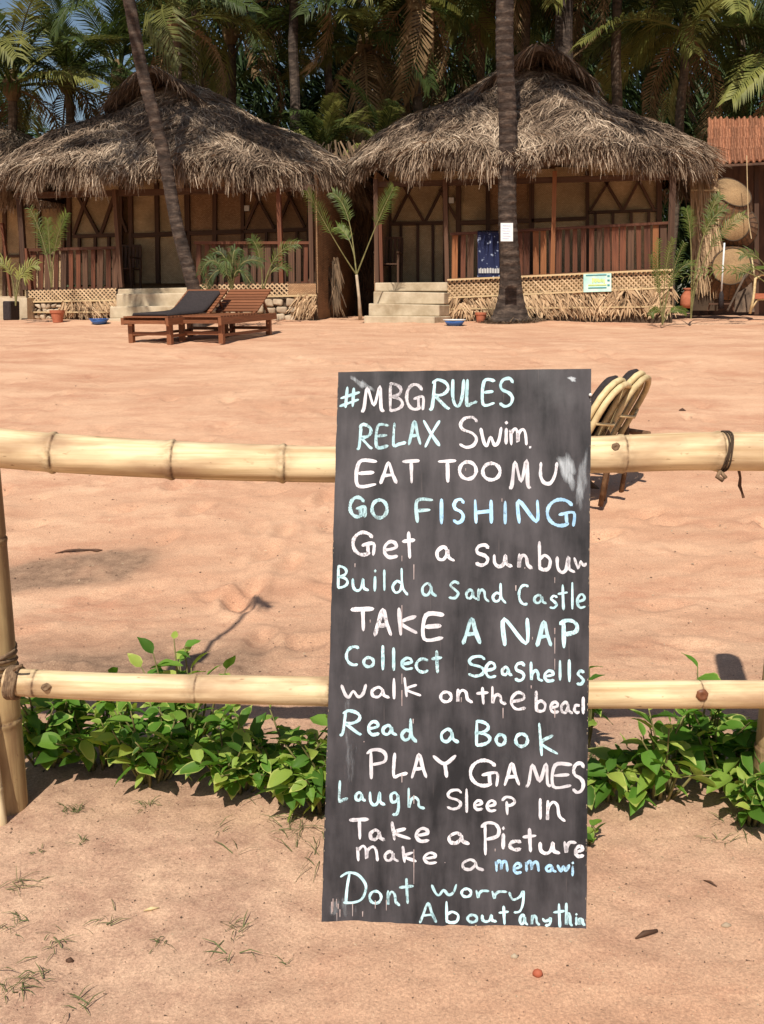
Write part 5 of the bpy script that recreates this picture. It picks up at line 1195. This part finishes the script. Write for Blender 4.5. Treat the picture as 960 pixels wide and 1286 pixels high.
TXT = [
 ('#MBG RULES', 'c#A140,135,280,280|wMA285,130,445,310|wBA465,105,575,305|wGA585,115,710,295|cRA740,80,890,295|cUA890,85,985,275|cLB75,85,160,270|cEB190,85,280,265|cSB300,75,405,275', 27),
 ('RELAX Swim', 'cRA255,380,370,560|cEA385,385,475,550|cLA490,375,590,540|cAA600,360,690,530|cXA700,355,820,545|wSB30,335,165,550|wwB175,405,325,545|wiB330,365,375,525|wmB370,405,500,530|w.B500,530,525,555', 27),
 ('EAT TOO MU', 'wEA255,625,395,810|wAA410,635,530,790|wTA560,625,680,785|wTA800,625,925,780|wOB30,630,160,765|wOB185,640,320,770|wMB370,625,520,825|wUB570,640,705,795', 30),
 ('GO FISHING', 'cGA205,870,320,1015|cOA350,885,470,1025|cFA640,885,770,1050|bIA810,885,840,1060|bSD-10,-75,75,95|bHD130,-70,270,95|bID330,-60,360,100|bND425,-70,575,95|bGD620,-75,815,115', 30),
 ('Get a sunbur', 'wGC225,145,380,310|weC430,205,540,330|wtC560,145,650,330|waC780,240,915,350|wSD140,230,240,380|wuD258,290,395,390|wnD425,290,530,400|wbD560,210,660,410|wuD680,300,815,430|w~D803,315,892,405', 30),
 ('Build a sand Castle', 'cBC120,370,205,530|cuC220,450,340,550|ciC355,400,405,550|clC430,400,455,545|cdC490,390,605,575|caC685,485,795,585|csC870,475,950,600|caD75,530,160,605|cnD155,525,240,620|cdD255,490,355,630|cCD430,500,510,640|caD530,565,625,635|csD640,570,700,665|ctD695,500,765,675|clD785,485,805,670|ceD820,560,888,665', 23),
 ('TAKE A NAP', 'wTC215,655,375,815|wAC370,660,495,850|wKC525,655,665,845|wEC700,690,845,880|cAD55,720,185,905|cND325,720,510,915|cAD550,740,660,920|cPD705,735,835,930', 36),
 ('Collect Seashells', 'cCE180,5,285,140|coE295,75,380,155|clE420,0,445,170|clE490,15,520,175|ceE550,80,640,170|ccE645,85,750,190|ctE755,35,830,190|cSF90,70,215,215|ceF205,110,290,225|caF315,140,395,210|cSF405,115,480,245|chF505,110,600,245|ceF600,165,680,250|clF700,100,725,240|clF755,95,795,250|csF820,165,880,270', 26),
 ('walk on the beach', 'wwE150,260,325,360|waE345,275,480,360|wlE490,220,525,365|wkE565,215,690,350|woE810,305,900,390|wnF15,290,130,390|wtF150,280,235,400|whF245,275,355,400|weF375,310,490,440|wbF540,305,625,450|weF640,375,710,460|waF710,375,800,465|wcF800,395,850,460|wlF858,345,878,465', 26),
 ('Read a Book', 'cRE140,430,300,610|ceE325,505,415,610|caE420,530,530,610|cdE550,490,665,655|caE810,555,945,660|cBF135,500,255,680|coF275,590,355,680|coF405,585,505,690|ckF560,520,700,745', 28),
 ('PLAY GAMES', 'wPE320,695,460,900|wLE490,720,600,890|wAE620,725,730,895|wYE765,735,925,890|wGF105,765,300,950|wAF335,785,445,945|wMF480,790,655,955|wEF660,790,795,960|wSF790,785,880,995', 30),
 ('Laugh Sleep In', 'cLG130,-55,200,95|caG240,20,320,90|cuG335,10,450,120|cgG475,20,550,185|chG590,-5,715,140|wSG855,5,965,145|wlH65,0,110,165|weH130,75,200,150|weH215,75,290,160|wpH320,50,415,180|wIH560,65,600,210|wnH615,75,750,225', 25),
 ('Take a Picture', 'wTG205,200,340,345|waG335,270,450,355|wkG480,220,620,350|weG645,260,750,365|waG860,290,1015,380|wPH180,225,310,450|wiH315,255,350,410|wcH365,345,465,420|wtH460,265,555,430|wuH565,350,715,445|wrH725,345,825,440|weH805,380,878,465', 30),
 ('make a memari', 'wmG250,375,410,490|waG435,415,540,495|wkG555,385,660,500|weG700,425,800,510|waH45,470,205,555|bmH275,475,370,560|beH395,495,460,575|bmH475,480,580,560|baH610,510,690,565|bvH690,505,780,570|biH780,490,815,590', 25),
 ('Dont worry', 'cDG145,555,325,775|coG335,680,430,780|cnG455,680,550,790|ctG540,600,640,775|cwG755,640,930,725|coH45,665,125,735|crH135,675,240,740|crH240,680,360,745|cyH365,685,480,840', 23),
 ('About anythin', 'cAG675,760,795,905|cbG845,755,950,905|coH85,840,165,905|cuH180,840,290,900|ctH300,785,370,915|caH435,840,500,920|cnH515,845,580,920|cyH590,865,660,925|ctH665,770,745,935|chH745,765,800,925|ciH808,835,835,920|cnH832,865,884,922', 24),
]
def crs(pts, n=5):
    if len(pts) < 3: return [(pts[0][0]+(pts[1][0]-pts[0][0])*i/6, pts[0][1]+(pts[1][1]-pts[0][1])*i/6) for i in range(7)]
    o_ = []
    for k in range(len(pts)-1):
        p0, p1, p2, p3 = pts[max(k-1, 0)], pts[k], pts[k+1], pts[min(k+2, len(pts)-1)]
        for i in range(n):
            f = i/n; o_.append(tuple(.5*(2*p1[j]+(p2[j]-p0[j])*f*.8+(2*p0[j]-5*p1[j]+4*p2[j]-p3[j])*f*f*(.8)+(-2*p1[j]+2*p2[j])*0+(3*p1[j]-p0[j]-3*p2[j]+p3[j])*f**3*.8)+ (p2[j]-p1[j])*.2*f*1.0 if False else .5*(2*p1[j]+(p2[j]-p0[j])*f+(2*p0[j]-5*p1[j]+4*p2[j]-p3[j])*f*f+(3*p1[j]-p0[j]-3*p2[j]+p3[j])*f**3) for j in (0, 1)))
    o_.append(pts[-1]); return o_
layer = [0]
def stroke(mb, pts, wpx, off):
    pts = crs(pts); n = len(pts); rr = random.Random(int(pts[0][0]*7+pts[0][1]*3)); vs = []; ph = rr.uniform(0, 6)
    L_, R_ = [], []
    for i, p in enumerate(pts):
        a, b = pts[max(i-1, 0)], pts[min(i+1, n-1)]; dx, dy = b[0]-a[0], b[1]-a[1]; l = math.hypot(dx, dy) or 1
        nx_, ny_ = -dy/l, dx/l; w_ = wpx*.5*(.88+.13*math.sin(i*.31+ph)+.06*math.sin(i*1.3+ph*2)+rr.uniform(-.05, .05))*(.72 if i in (0, n-1) else 1)
        w2 = w_*(1+rr.uniform(-.05, .05))
        L_.append(OB(min(p[0]+nx_*w_, 742.6-(p[1]+0-463)*.0098), p[1]+ny_*w_, off)); R_.append(OB(min(p[0]-nx_*w2, 742.6-(p[1]-463)*.0098), p[1]-ny_*w2, off))
    # rounded ends
    def cap(i, s_):
        p = pts[i]; q = pts[1] if i == 0 else pts[-2]; dx, dy = p[0]-q[0], p[1]-q[1]; l = math.hypot(dx, dy) or 1
        return OB(min(p[0]+dx/l*wpx*.32, 742.6-(p[1]-463)*.0098), p[1]+dy/l*wpx*.32, off)
    vs = L_+R_+[cap(0, 1), cap(n-1, 1)]
    fs = [(i, i+1, n+i+1, n+i) for i in range(n-1)]+[(2*n, 0, n), (n-1, 2*n+1, 2*n-1)]
    mb.add(vs, fs)
for text, spec, w5 in TXT:
    ln_ = thing_part('text_line', bd); ln_['label'] = 'hand-painted line reading "'+text+'"'
    for k, gsp in enumerate(spec.split('|')):
        col, ch, crop = gsp[0], gsp[1], gsp[2]; x0, y0, x1, y1 = [float(v) for v in gsp[3:].split(',')]
        ox, oy = OR[crop]; ww = w5/5.333*(.60 if ch == '~' else .84); ins = ww*.30; mb = MB()
        X0, X1, Y0, Y1 = ox+x0/5.333+ins, ox+x1/5.333-ins, oy+y0/5.333+ins, oy+y1/5.333-ins
        if X1-X0 < 1: X0 = X1 = (X0+X1)/2
        for j, st in enumerate(GL[ch]):
            layer[0] += 1
            stroke(mb, [(X0+(X1-X0)*u, Y0+(Y1-Y0)*v) for u, v in st], ww, .0006+.00004*(layer[0] % 8))
        obj('painted_letter', mb, cc[col], ln_)
# rubbed-out white smear beside MU, drips and splashes of paint
def smear_mat(name, col, thr):
    m, n, b = newmat(name); L = n.links; tc = NN(n, 'ShaderNodeTexCoord'); mp = NN(n, 'ShaderNodeMapping'); mp.inputs['Scale'].default_value = (75, 20, 11); L.new(tc.outputs['Object'], mp.inputs[0])
    no = NN(n, 'ShaderNodeTexNoise'); no.inputs['Scale'].default_value = 1.0; no.inputs['Detail'].default_value = 9; no.inputs['Roughness'].default_value = .75; L.new(mp.outputs[0], no.inputs['Vector'])
    at = NN(n, 'ShaderNodeAttribute'); at.attribute_name = 'tint'
    mu = NN(n, 'ShaderNodeMath', operation='MULTIPLY'); L.new(no.outputs['Fac'], mu.inputs[0]); L.new(at.outputs['Fac'], mu.inputs[1])
    r = NN(n, 'ShaderNodeMapRange'); r.inputs[1].default_value = thr; r.inputs[2].default_value = thr+.35; r.inputs[4].default_value = .85; L.new(mu.outputs[0], r.inputs[0]); L.new(r.outputs[0], b.inputs['Alpha'])
    b.inputs['Base Color'].default_value = (*col, 1); b.inputs['Roughness'].default_value = .9; return m
sm = smear_mat('rubbed_white_paint', (.52, .56, .60), .22)
def smear(pts, tintc, off, label):
    cx = sum(p[0] for p in pts)/len(pts); cy = sum(p[1] for p in pts)/len(pts); n = len(pts); mb = MB()
    rings = (1, .75, .4, .0001); vs, ts = [], []
    for k, s_ in enumerate(rings):
        for p in pts: vs.append(OB(min(cx+(p[0]-cx)*s_, 742.4-(p[1]-463)*.0098), cy+(p[1]-cy)*s_, off)); ts.append((0, .55, 1, 1)[k]*tintc)
    mb.add(vs, [(k*n+i, k*n+(i+1) % n, (k+1)*n+(i+1) % n, (k+1)*n+i) for k in range(3) for i in range(n)], ts); obj('paint_smear', mb, sm, bd, label=label)
def ell(cx, cy, rx, ry, rot=0, n=30):
    p1, p2, p3 = [random.uniform(0, 6.28) for _ in range(3)]; J = [1+.16*math.sin(3*2*math.pi*i/n+p1)+.12*math.sin(5*2*math.pi*i/n+p2)+.07*math.sin(9*2*math.pi*i/n+p3) for i in range(n)]
    return [(cx+(rx*math.cos(2*math.pi*i/n)*math.cos(rot)-ry*math.sin(2*math.pi*i/n)*math.sin(rot))*J[i], cy+(rx*math.cos(2*math.pi*i/n)*math.sin(rot)+ry*math.sin(2*math.pi*i/n)*math.cos(rot))*J[i]) for i in range(n)]
smear(ell(713, 590, 13, 29, -.25), .95, .0013, 'rubbed white smear after the last letter of the third line')
smear(ell(732, 600, 10, 45, .06), .66, .0014, 'grey rubbed smear at the right edge of the board')
smear(ell(728, 622, 10, 30, 0), .6, .0015, None)
smear(ell(452, 481, 5, 20, -1.0), .75, .0012, None); smear(ell(462, 485, 4, 16, -.9), .7, .0013, None)
smear(ell(719, 476, 7, 4, .4), 1.2, .0012, None)
smear(ell(435, 905, 10, 55, 0), .5, .0010, None); smear(ell(442, 950, 12, 60, .1), .45, .0011, None); smear(ell(425, 1000, 9, 60, 0), .35, .0012, None)
smear(ell(500, 1120, 60, 30, 0), .35, .0010, None); smear(ell(430, 1140, 30, 22, 0), .5, .0012, None); smear(ell(640, 900, 60, 60, .3), .28, .0011, None)
mbd = MB()
for _ in range(46):
    x, y, l = random.choice([(random.uniform(415, 500), random.uniform(1125, 1150), random.uniform(4, 16)), (random.uniform(430, 730), random.uniform(490, 1150), random.uniform(1, 7)), (random.choice([505, 520, 632, 697]), random.uniform(680, 1100), random.uniform(6, 22))])
    w_ = random.uniform(.4, .9); mbd.add([OB(x-w_, y, .0017), OB(x+w_, y, .0017), OB(x+w_*.6, y+l, .0017), OB(x-w_*.6, y+l, .0017)], [(0, 1, 2, 3)])
obj('paint_drips', mbd, mat('dull_pink_paint_drip', (.30, .22, .21), (.45, .38, .37), 30, .9, bump=0), bd, kind='stuff')
# worn pale edges where paint chipped off
mbe = MB()
for _ in range(70):
    f = random.random(); s_ = random.random() < .5
    y = 470+690*f; x = (425-(y-467)*.0303) if s_ else (743-(y-463)*.0100); x += .3 if s_ else -.3
    w_, l = random.uniform(.3, 1.0), random.uniform(.8, 4); sg = 1 if s_ else -1
    mbe.add([OB(x, y, .0018), OB(x+sg*w_, y+l*.3, .0018), OB(x+sg*w_*.6, y+l, .0018), OB(x, y+l, .0018)], [(0, 1, 2, 3)])
obj('chipped_edge', mbe, M['stone'], bd, kind='stuff')
# nail on the right edge
c = OB(741.5, 496, .004); mb = MB(); mb.tube([c, c+n_b*.004], .004, 10); obj('nail', mb, M['white_paint'], bd, True)

# ---------------------------------------------------------------- leafy plants behind the fence
def leaf_mat():
    m, n, b = newmat('variegated_leaf'); L = n.links
    at = NN(n, 'ShaderNodeAttribute'); at.attribute_name = 'tint'; oi = NN(n, 'ShaderNodeObjectInfo'); tc = NN(n, 'ShaderNodeTexCoord')
    no = NN(n, 'ShaderNodeTexNoise'); no.inputs['Scale'].default_value = 5; no.inputs['Detail'].default_value = 4; L.new(tc.outputs['Object'], no.inputs['Vector'])
    # green varies from leaf to leaf
    cr = NN(n, 'ShaderNodeValToRGB'); e = cr.color_ramp.elements; e[0].color = (.055, .13, .018, 1); e[1].color = (.36, .45, .09, 1); e2 = cr.color_ramp.elements.new(.5); e2.color = (.12, .26, .032, 1); L.new(oi.outputs['Random'], cr.inputs[0])
    # pale yellow margin on some leaves
    mr = NN(n, 'ShaderNodeMath', operation='MULTIPLY_ADD'); mr.inputs[1].default_value = .55; L.new(no.outputs['Fac'], mr.inputs[0]); L.new(at.outputs['Fac'], mr.inputs[2])
    sn = NN(n, 'ShaderNodeMath', operation='SINE'); m9 = NN(n, 'ShaderNodeMath', operation='MULTIPLY'); m9.inputs[1].default_value = 61.0; L.new(oi.outputs['Random'], m9.inputs[0]); L.new(m9.outputs[0], sn.inputs[0])
    m8 = NN(n, 'ShaderNodeMath', operation='MULTIPLY_ADD'); m8.inputs[1].default_value = .42; L.new(sn.outputs[0], m8.inputs[0]); L.new(mr.outputs[0], m8.inputs[2])
    r = NN(n, 'ShaderNodeMapRange'); r.inputs[1].default_value = 1.34; r.inputs[2].default_value = 1.75; L.new(m8.outputs[0], r.inputs[0])
    mx = NN(n, 'ShaderNodeMix', data_type='RGBA'); mx.inputs[7].default_value = (.55, .58, .18, 1); L.new(r.outputs[0], mx.inputs[0]); L.new(cr.outputs[0], mx.inputs[6])
    L.new(mx.outputs[2], b.inputs['Base Color']); b.inputs['Roughness'].default_value = .58; b.inputs['Specular IOR Level'].default_value = .3
    tr = NN(n, 'ShaderNodeBsdfTranslucent'); ms = NN(n, 'ShaderNodeMixShader'); ms.inputs[0].default_value = .38; hs = NN(n, 'ShaderNodeHueSaturation'); hs.inputs['Value'].default_value = 1.5; hs.inputs['Saturation'].default_value = 1.1; L.new(mx.outputs[2], hs.inputs['Color']); L.new(hs.outputs[0], tr.inputs['Color'])
    L.new(b.outputs[0], ms.inputs[1]); L.new(tr.outputs[0], ms.inputs[2]); L.new(ms.outputs[0], n.nodes['Material Output'].inputs['Surface'])
    return m
LM = leaf_mat()
def leaf_mesh(seed):
    r_ = random.Random(seed); mb = MB(); N = 7; W0 = r_.uniform(.24, .33); fold = r_.uniform(.15, .45); curl = r_.uniform(.15, .55); vs, ts = [], []
    for i in range(N+1):
        t = i/N; w_ = W0*(math.sin(math.pi*t**.70)**.95)*(1+.07*math.sin(i*2.1+seed)) if 0 < i < N else .004
        z0 = -curl*t*t*.6+.25*t
        for s_ in (-1, -.55, 0, .55, 1): vs.append((t, s_*w_, z0+abs(s_)*w_*fold+.02*math.sin(i*1.7+s_*2+seed)*(abs(s_)))); ts.append(abs(s_)**2*1.0 if i < N-1 else 1.0)
    fs = [(i*5+k, i*5+k+1, (i+1)*5+k+1, (i+1)*5+k) for i in range(N) for k in range(4)]
    mb.add(vs, fs, ts); return mb.mesh('leaf', LM, True)
LFM = [leaf_mesh(s_) for s_ in range(8)]
def leafy(px0, Y, hgt, spread, nstem, nleaf, label, seed=0, lsz=.07, group='leafy shrubs along the foot of the fence'):
    r_ = random.Random(seed*13+5); x = P(px0, 950, Y).x; base = Vector((x, Y, g(x, Y)))
    t = thing('leafy_plant', base, label, 'plant', group); ms = MB(); cnt = 0
    for s_ in range(nstem):
        a = r_.uniform(0, 6.28); rad = spread*math.sqrt(r_.random()); h_ = hgt*r_.uniform(.35, 1.05)*(1-.35*rad/spread)
        tip = base+Vector((math.cos(a)*rad, math.sin(a)*rad*.75-.04, h_)); root = base+Vector((math.cos(a)*rad*.25, math.sin(a)*rad*.2, -.01)); mid = root.lerp(tip, .5)+Vector((r_.uniform(-.02, .02), 0, .04))
        pts = [root, mid, tip]; ms.tube([root, root.lerp(mid, .5)+Vector((.003, 0, .004)), mid, mid.lerp(tip, .5), tip], [.005, .0045, .004, .003, .002], 5)
        nl = max(3, nleaf//nstem)
        for i in range(nl):
            f = .22+.78*(i+1)/nl; p = root.lerp(mid, f*2) if f < .5 else mid.lerp(tip, f*2-1)
            az = i*2.4+a+r_.uniform(-.4, .4); el = r_.uniform(-.75, .35) if f < .95 else r_.uniform(.1, .9); sz = lsz*r_.choice((.55, .8, 1., 1.25, 1.4))*r_.uniform(.85, 1.1)*(1.0 if f < .9 else .75)
            # leaves turn their faces up and outwards, a little towards the light
            m_ = Matrix.Translation(p) @ Matrix.Rotation(az, 4, 'Z') @ Matrix.Rotation(-el, 4, 'Y') @ Matrix.Rotation(r_.uniform(-.6, .6), 4, 'X') @ Matrix.Diagonal((sz, sz*r_.uniform(.7, 1.15), sz, 1))
            if (m_ @ Vector((1, 0, 0))).z < g(p.x, p.y)+.004: continue
            place('leaf', r_.choice(LFM), m_, t); cnt += 1
    obj('stems', ms, M['stem'], t, True)
lab = ['plant with yellow-edged leaves nearest the left fence post', 'pale green variegated plant, second from the left post', 'plant below the middle of the left rail with hanging leaves', 'dark green plant with a taller sprig above the rail', 'plant with bright pointed leaves right of the tall sprig', 'plant with large leaves just left of the board', 'low leafy plant at the left foot of the board']
for i, (px, Y, h_, sp_, ns, nl) in enumerate(((62, 2.86, .40, .17, 20, 160), (125, 2.84, .38, .18, 20, 160), (190, 2.76, .33, .18, 20, 160), (236, 2.88, .47, .15, 20, 135), (300, 2.72, .35, .18, 20, 160), (362, 2.66, .37, .18, 20, 160), (408, 2.60, .30, .15, 16, 120))):
    leafy(px, Y, h_, sp_, ns, nl, lab[i], seed=i+1, lsz=.072)
for i, (px, Y, h_, sp_, ns, nl, lb) in enumerate(((768, 2.66, .16, .13, 10, 55, 'low sprawling green plant right of the board'), (738, 2.95, .38, .06, 3, 22, 'thin upright sprig peeping past the right edge of the board'), (832, 2.68, .38, .17, 17, 115, 'dark green plant with round leaves below the right rail'), (888, 2.80, .42, .16, 18, 125, 'tallest right-hand plant with a pale tip above the rail'), (918, 2.72, .34, .13, 16, 115, 'leafy plant against the right fence post'), (745, 2.42, .07, .05, 3, 7, 'tiny low sprig beside the lower right edge of the board'), (950, 2.53, .24, .09, 10, 60, 'small bright plant growing in front of the right fence post'))):
    leafy(px, Y, h_, sp_, ns, nl, lb, seed=i+21, lsz=.076 if i != 5 else .05)

# ---------------------------------------------------------------- grass, twigs and specks on the near sand
bs, dr, ln, wd, tt = [], [], [], [], []
def tuft(px, py, n, l, spread=.03, col=.4, flat_=.35, dirx=0):
    c = G(px, py)
    for _ in range(int(n*.6)):
        x, y = c.x+random.gauss(0, spread), c.y+random.gauss(0, spread); bs.append((x, y, g(x, y)+.004)); a = random.uniform(0, 6.28)
        dr.append((math.cos(a)+dirx, math.sin(a)*.8, random.uniform(.1, flat_+.3))); ln.append(l*random.uniform(.4, 1.2)); wd.append(random.uniform(.0015, .0035)); tt.append(min(1, max(0, random.gauss(col, .15))))
for a in ((95, 1018, 60, .035, .02), (50, 1072, 16, .02, .008), (105, 1062, 20, .03, .012), (185, 1015, 26, .035, .014), (22, 1112, 30, .07, .02, .85, .1, .6), (15, 1165, 26, .06, .02), (70, 1190, 26, .05, .02), (130, 1168, 16, .05, .02), (203, 1190, 18, .04, .012),
          (295, 1172, 26, .05, .016), (290, 1206, 14, .07, .02), (360, 1215, 9, .04, .01), (12, 1250, 40, .07, .03), (100, 1268, 16, .05, .015), (45, 1235, 22, .05, .02), (375, 1045, 46, .09, .04, .45, .3), (360, 1025, 30, .10, .04, .45, .5), (395, 1085, 14, .09, .02, .5, .2), (300, 1075, 6, .09, .01),
          (925, 1040, 40, .07, .04, .5), (900, 1060, 16, .06, .03, .8), (745, 950, 50, .07, .02, .3, .9), (748, 900, 30, .06, .015, .3, 1.0), (760, 1010, 20, .05, .03), (280, 1040, 10, .06, .02)):
    tuft(*a)
V, T = strips(np.array(bs), np.array(dr, float), np.array(ln), np.array(wd), .55, np.array(tt)); V[:, 2] = np.maximum(V[:, 2], gz(V[:, 0], V[:, 1])+.002)
me = strips_mesh('creeping_grass', V, T, M['grass'], (0, 2, 0)); o = bpy.data.objects.new('creeping_grass', me); C.objects.link(o); o.location = (0, 2, 0); top(o, 'thin creeping grass tufts scattered on the near sand', 'grass', kind='stuff')
n = 7000; yy = 1.35+rng.exponential(2.2, n); yy = yy[yy < 15]; n = len(yy); xx = rng.uniform(-.65, .65, n)*yy*1.0
keep = rng.uniform(0, 1, n) < np.clip(1.1-.5*vnoise(xx*2, yy*2, 81)*2, .2, 1); xx, yy = xx[keep], yy[keep]; n = len(xx)
V, T = strips(np.stack([xx, yy, gz(xx, yy)+.002], 1), np.stack([rng.normal(0, 1, n), rng.normal(0, 1, n), rng.uniform(0, .25, n)], 1), rng.uniform(.002, .009, n)*rng.uniform(.5, 1.2, n)*np.clip(yy/2.5, .7, 3), rng.uniform(.0015, .006, n)*rng.uniform(.5, 1.2, n)*np.clip(yy/2.5, .7, 3), .2, np.where(rng.uniform(0, 1, n) < .5, rng.uniform(0, .5, n), rng.uniform(.6, 1, n)))
me = strips_mesh('sand_debris', V, T, M['debris'], (0, 2, 0)); o = bpy.data.objects.new('sand_debris', me); C.objects.link(o); o.location = (0, 2, 0); top(o, 'tiny bits of bark, shell and leaf scattered over the sand', 'debris', kind='stuff')
def litter(name, px, py, label, pts, rads, material, cat, lift=.004):
    c = G(px, py); mb = MB(); mb.tube([(c.x+a, c.y+b, g(c.x+a, c.y+b)+lift+z) for a, b, z in pts], rads, 7); o = obj(name, mb, material, loc=c, smooth=True); top(o, label, cat)
litter('twig', 812, 1177, 'short brown bark twig on the sand right of the board', [(-.03, -.012, 0), (-.005, 0, .004), (.03, .014, .002)], [.002, .007, .004], M['wood_dark'], 'twig')
litter('bent_twig', 892, 1115, 'thin bent dark twig in the sand, upper of the two at lower right', [(-.014, .012, 0), (0, 0, .004), (.012, -.014, .0)], [.0015, .003, .0015], M['wood_dark'], 'twig')
litter('seed_pod', 675, 1230, 'round reddish seed pod below the board', [(-.011, 0, -.002), (-.006, 0, 0), (0, 0, .001), (.006, -.001, 0), (.011, -.001, -.003)], [.003, .009, .0105, .009, .003], M['soil_pod'], 'seed pod')
litter('grey_pebble', 646, 1208, 'small grey pebble above the red seed pod', [(-.008, 0, -.003), (0, 0, -.001), (.008, 0, -.003)], [.003, .007, .003], M['stone'], 'pebble')
litter('flat_pebble', 912, 1166, 'small grey-brown pebble at the lower right', [(-.012, 0, -.003), (0, 0, -.001), (.012, 0, -.003)], [.003, .008, .003], M['stone'], 'pebble')
litter('bark_chip', 88, 1210, 'dark bark chip on the sand at lower left', [(-.008, 0, -.002), (0, 0, .001), (.008, 0, -.002)], [.004, .008, .004], M['wood_dark'], 'bark chip')
litter('pale_leaf_scrap', 190, 1145, 'pale yellow scrap of dry leaf on the near sand', [(-.018, -.004, 0), (0, 0, .003), (.02, .006, 0)], [.001, .005, .001], M['straw_light'], 'leaf scrap')
litter('dead_leaf', 97, 694, 'curled dark brown dead leaf on the grey patch of sand behind the fence', [(-.12, -.03, 0), (-.06, .0, .006), (.0, -.01, .012), (.07, .01, .006), (.12, .0, .004), (.15, .01, 0)], [.002, .007, .008, .006, .010, .002], M['wood_dark'], 'dead leaf')
litter('black_chip', 857, 518, 'small dark chip on the open sand right of the chairs', [(-.03, 0, 0), (0, 0, .01), (.03, .0, 0)], [.01, .02, .01], M['wood_dark'], 'chip')
# sand heaped against the foot of the board
mb = MB(); rows = 6; cols = 60; vs = []
for j in range(rows+1):
    for i in range(cols+1):
        px = 398+345*i/cols; b = G(px, 1162+9*(px-404)/332); f = j/rows
        x, y = b.x, b.y-.01-.10*f+.012*float(vnoise(b.x*14, f, 91))
        zz = g(x, y)+(.003+.008*float(vnoise(b.x*16, 0, 92))+.004*float(vnoise(b.x*60, 3, 93)))*(1-f)**1.6*min(1, i/4, (cols-i)/4)-.0035*(f > .99)-.002
        vs.append((x, y+.012*(1-f), zz))
mb.add(vs, [(j*(cols+1)+i+1, j*(cols+1)+i, (j+1)*(cols+1)+i, (j+1)*(cols+1)+i+1) for j in range(rows) for i in range(cols)], [0.6]*len(vs))
o = obj('sand_heap', mb, M['sand'], smooth=True); o['kind'] = 'structure'
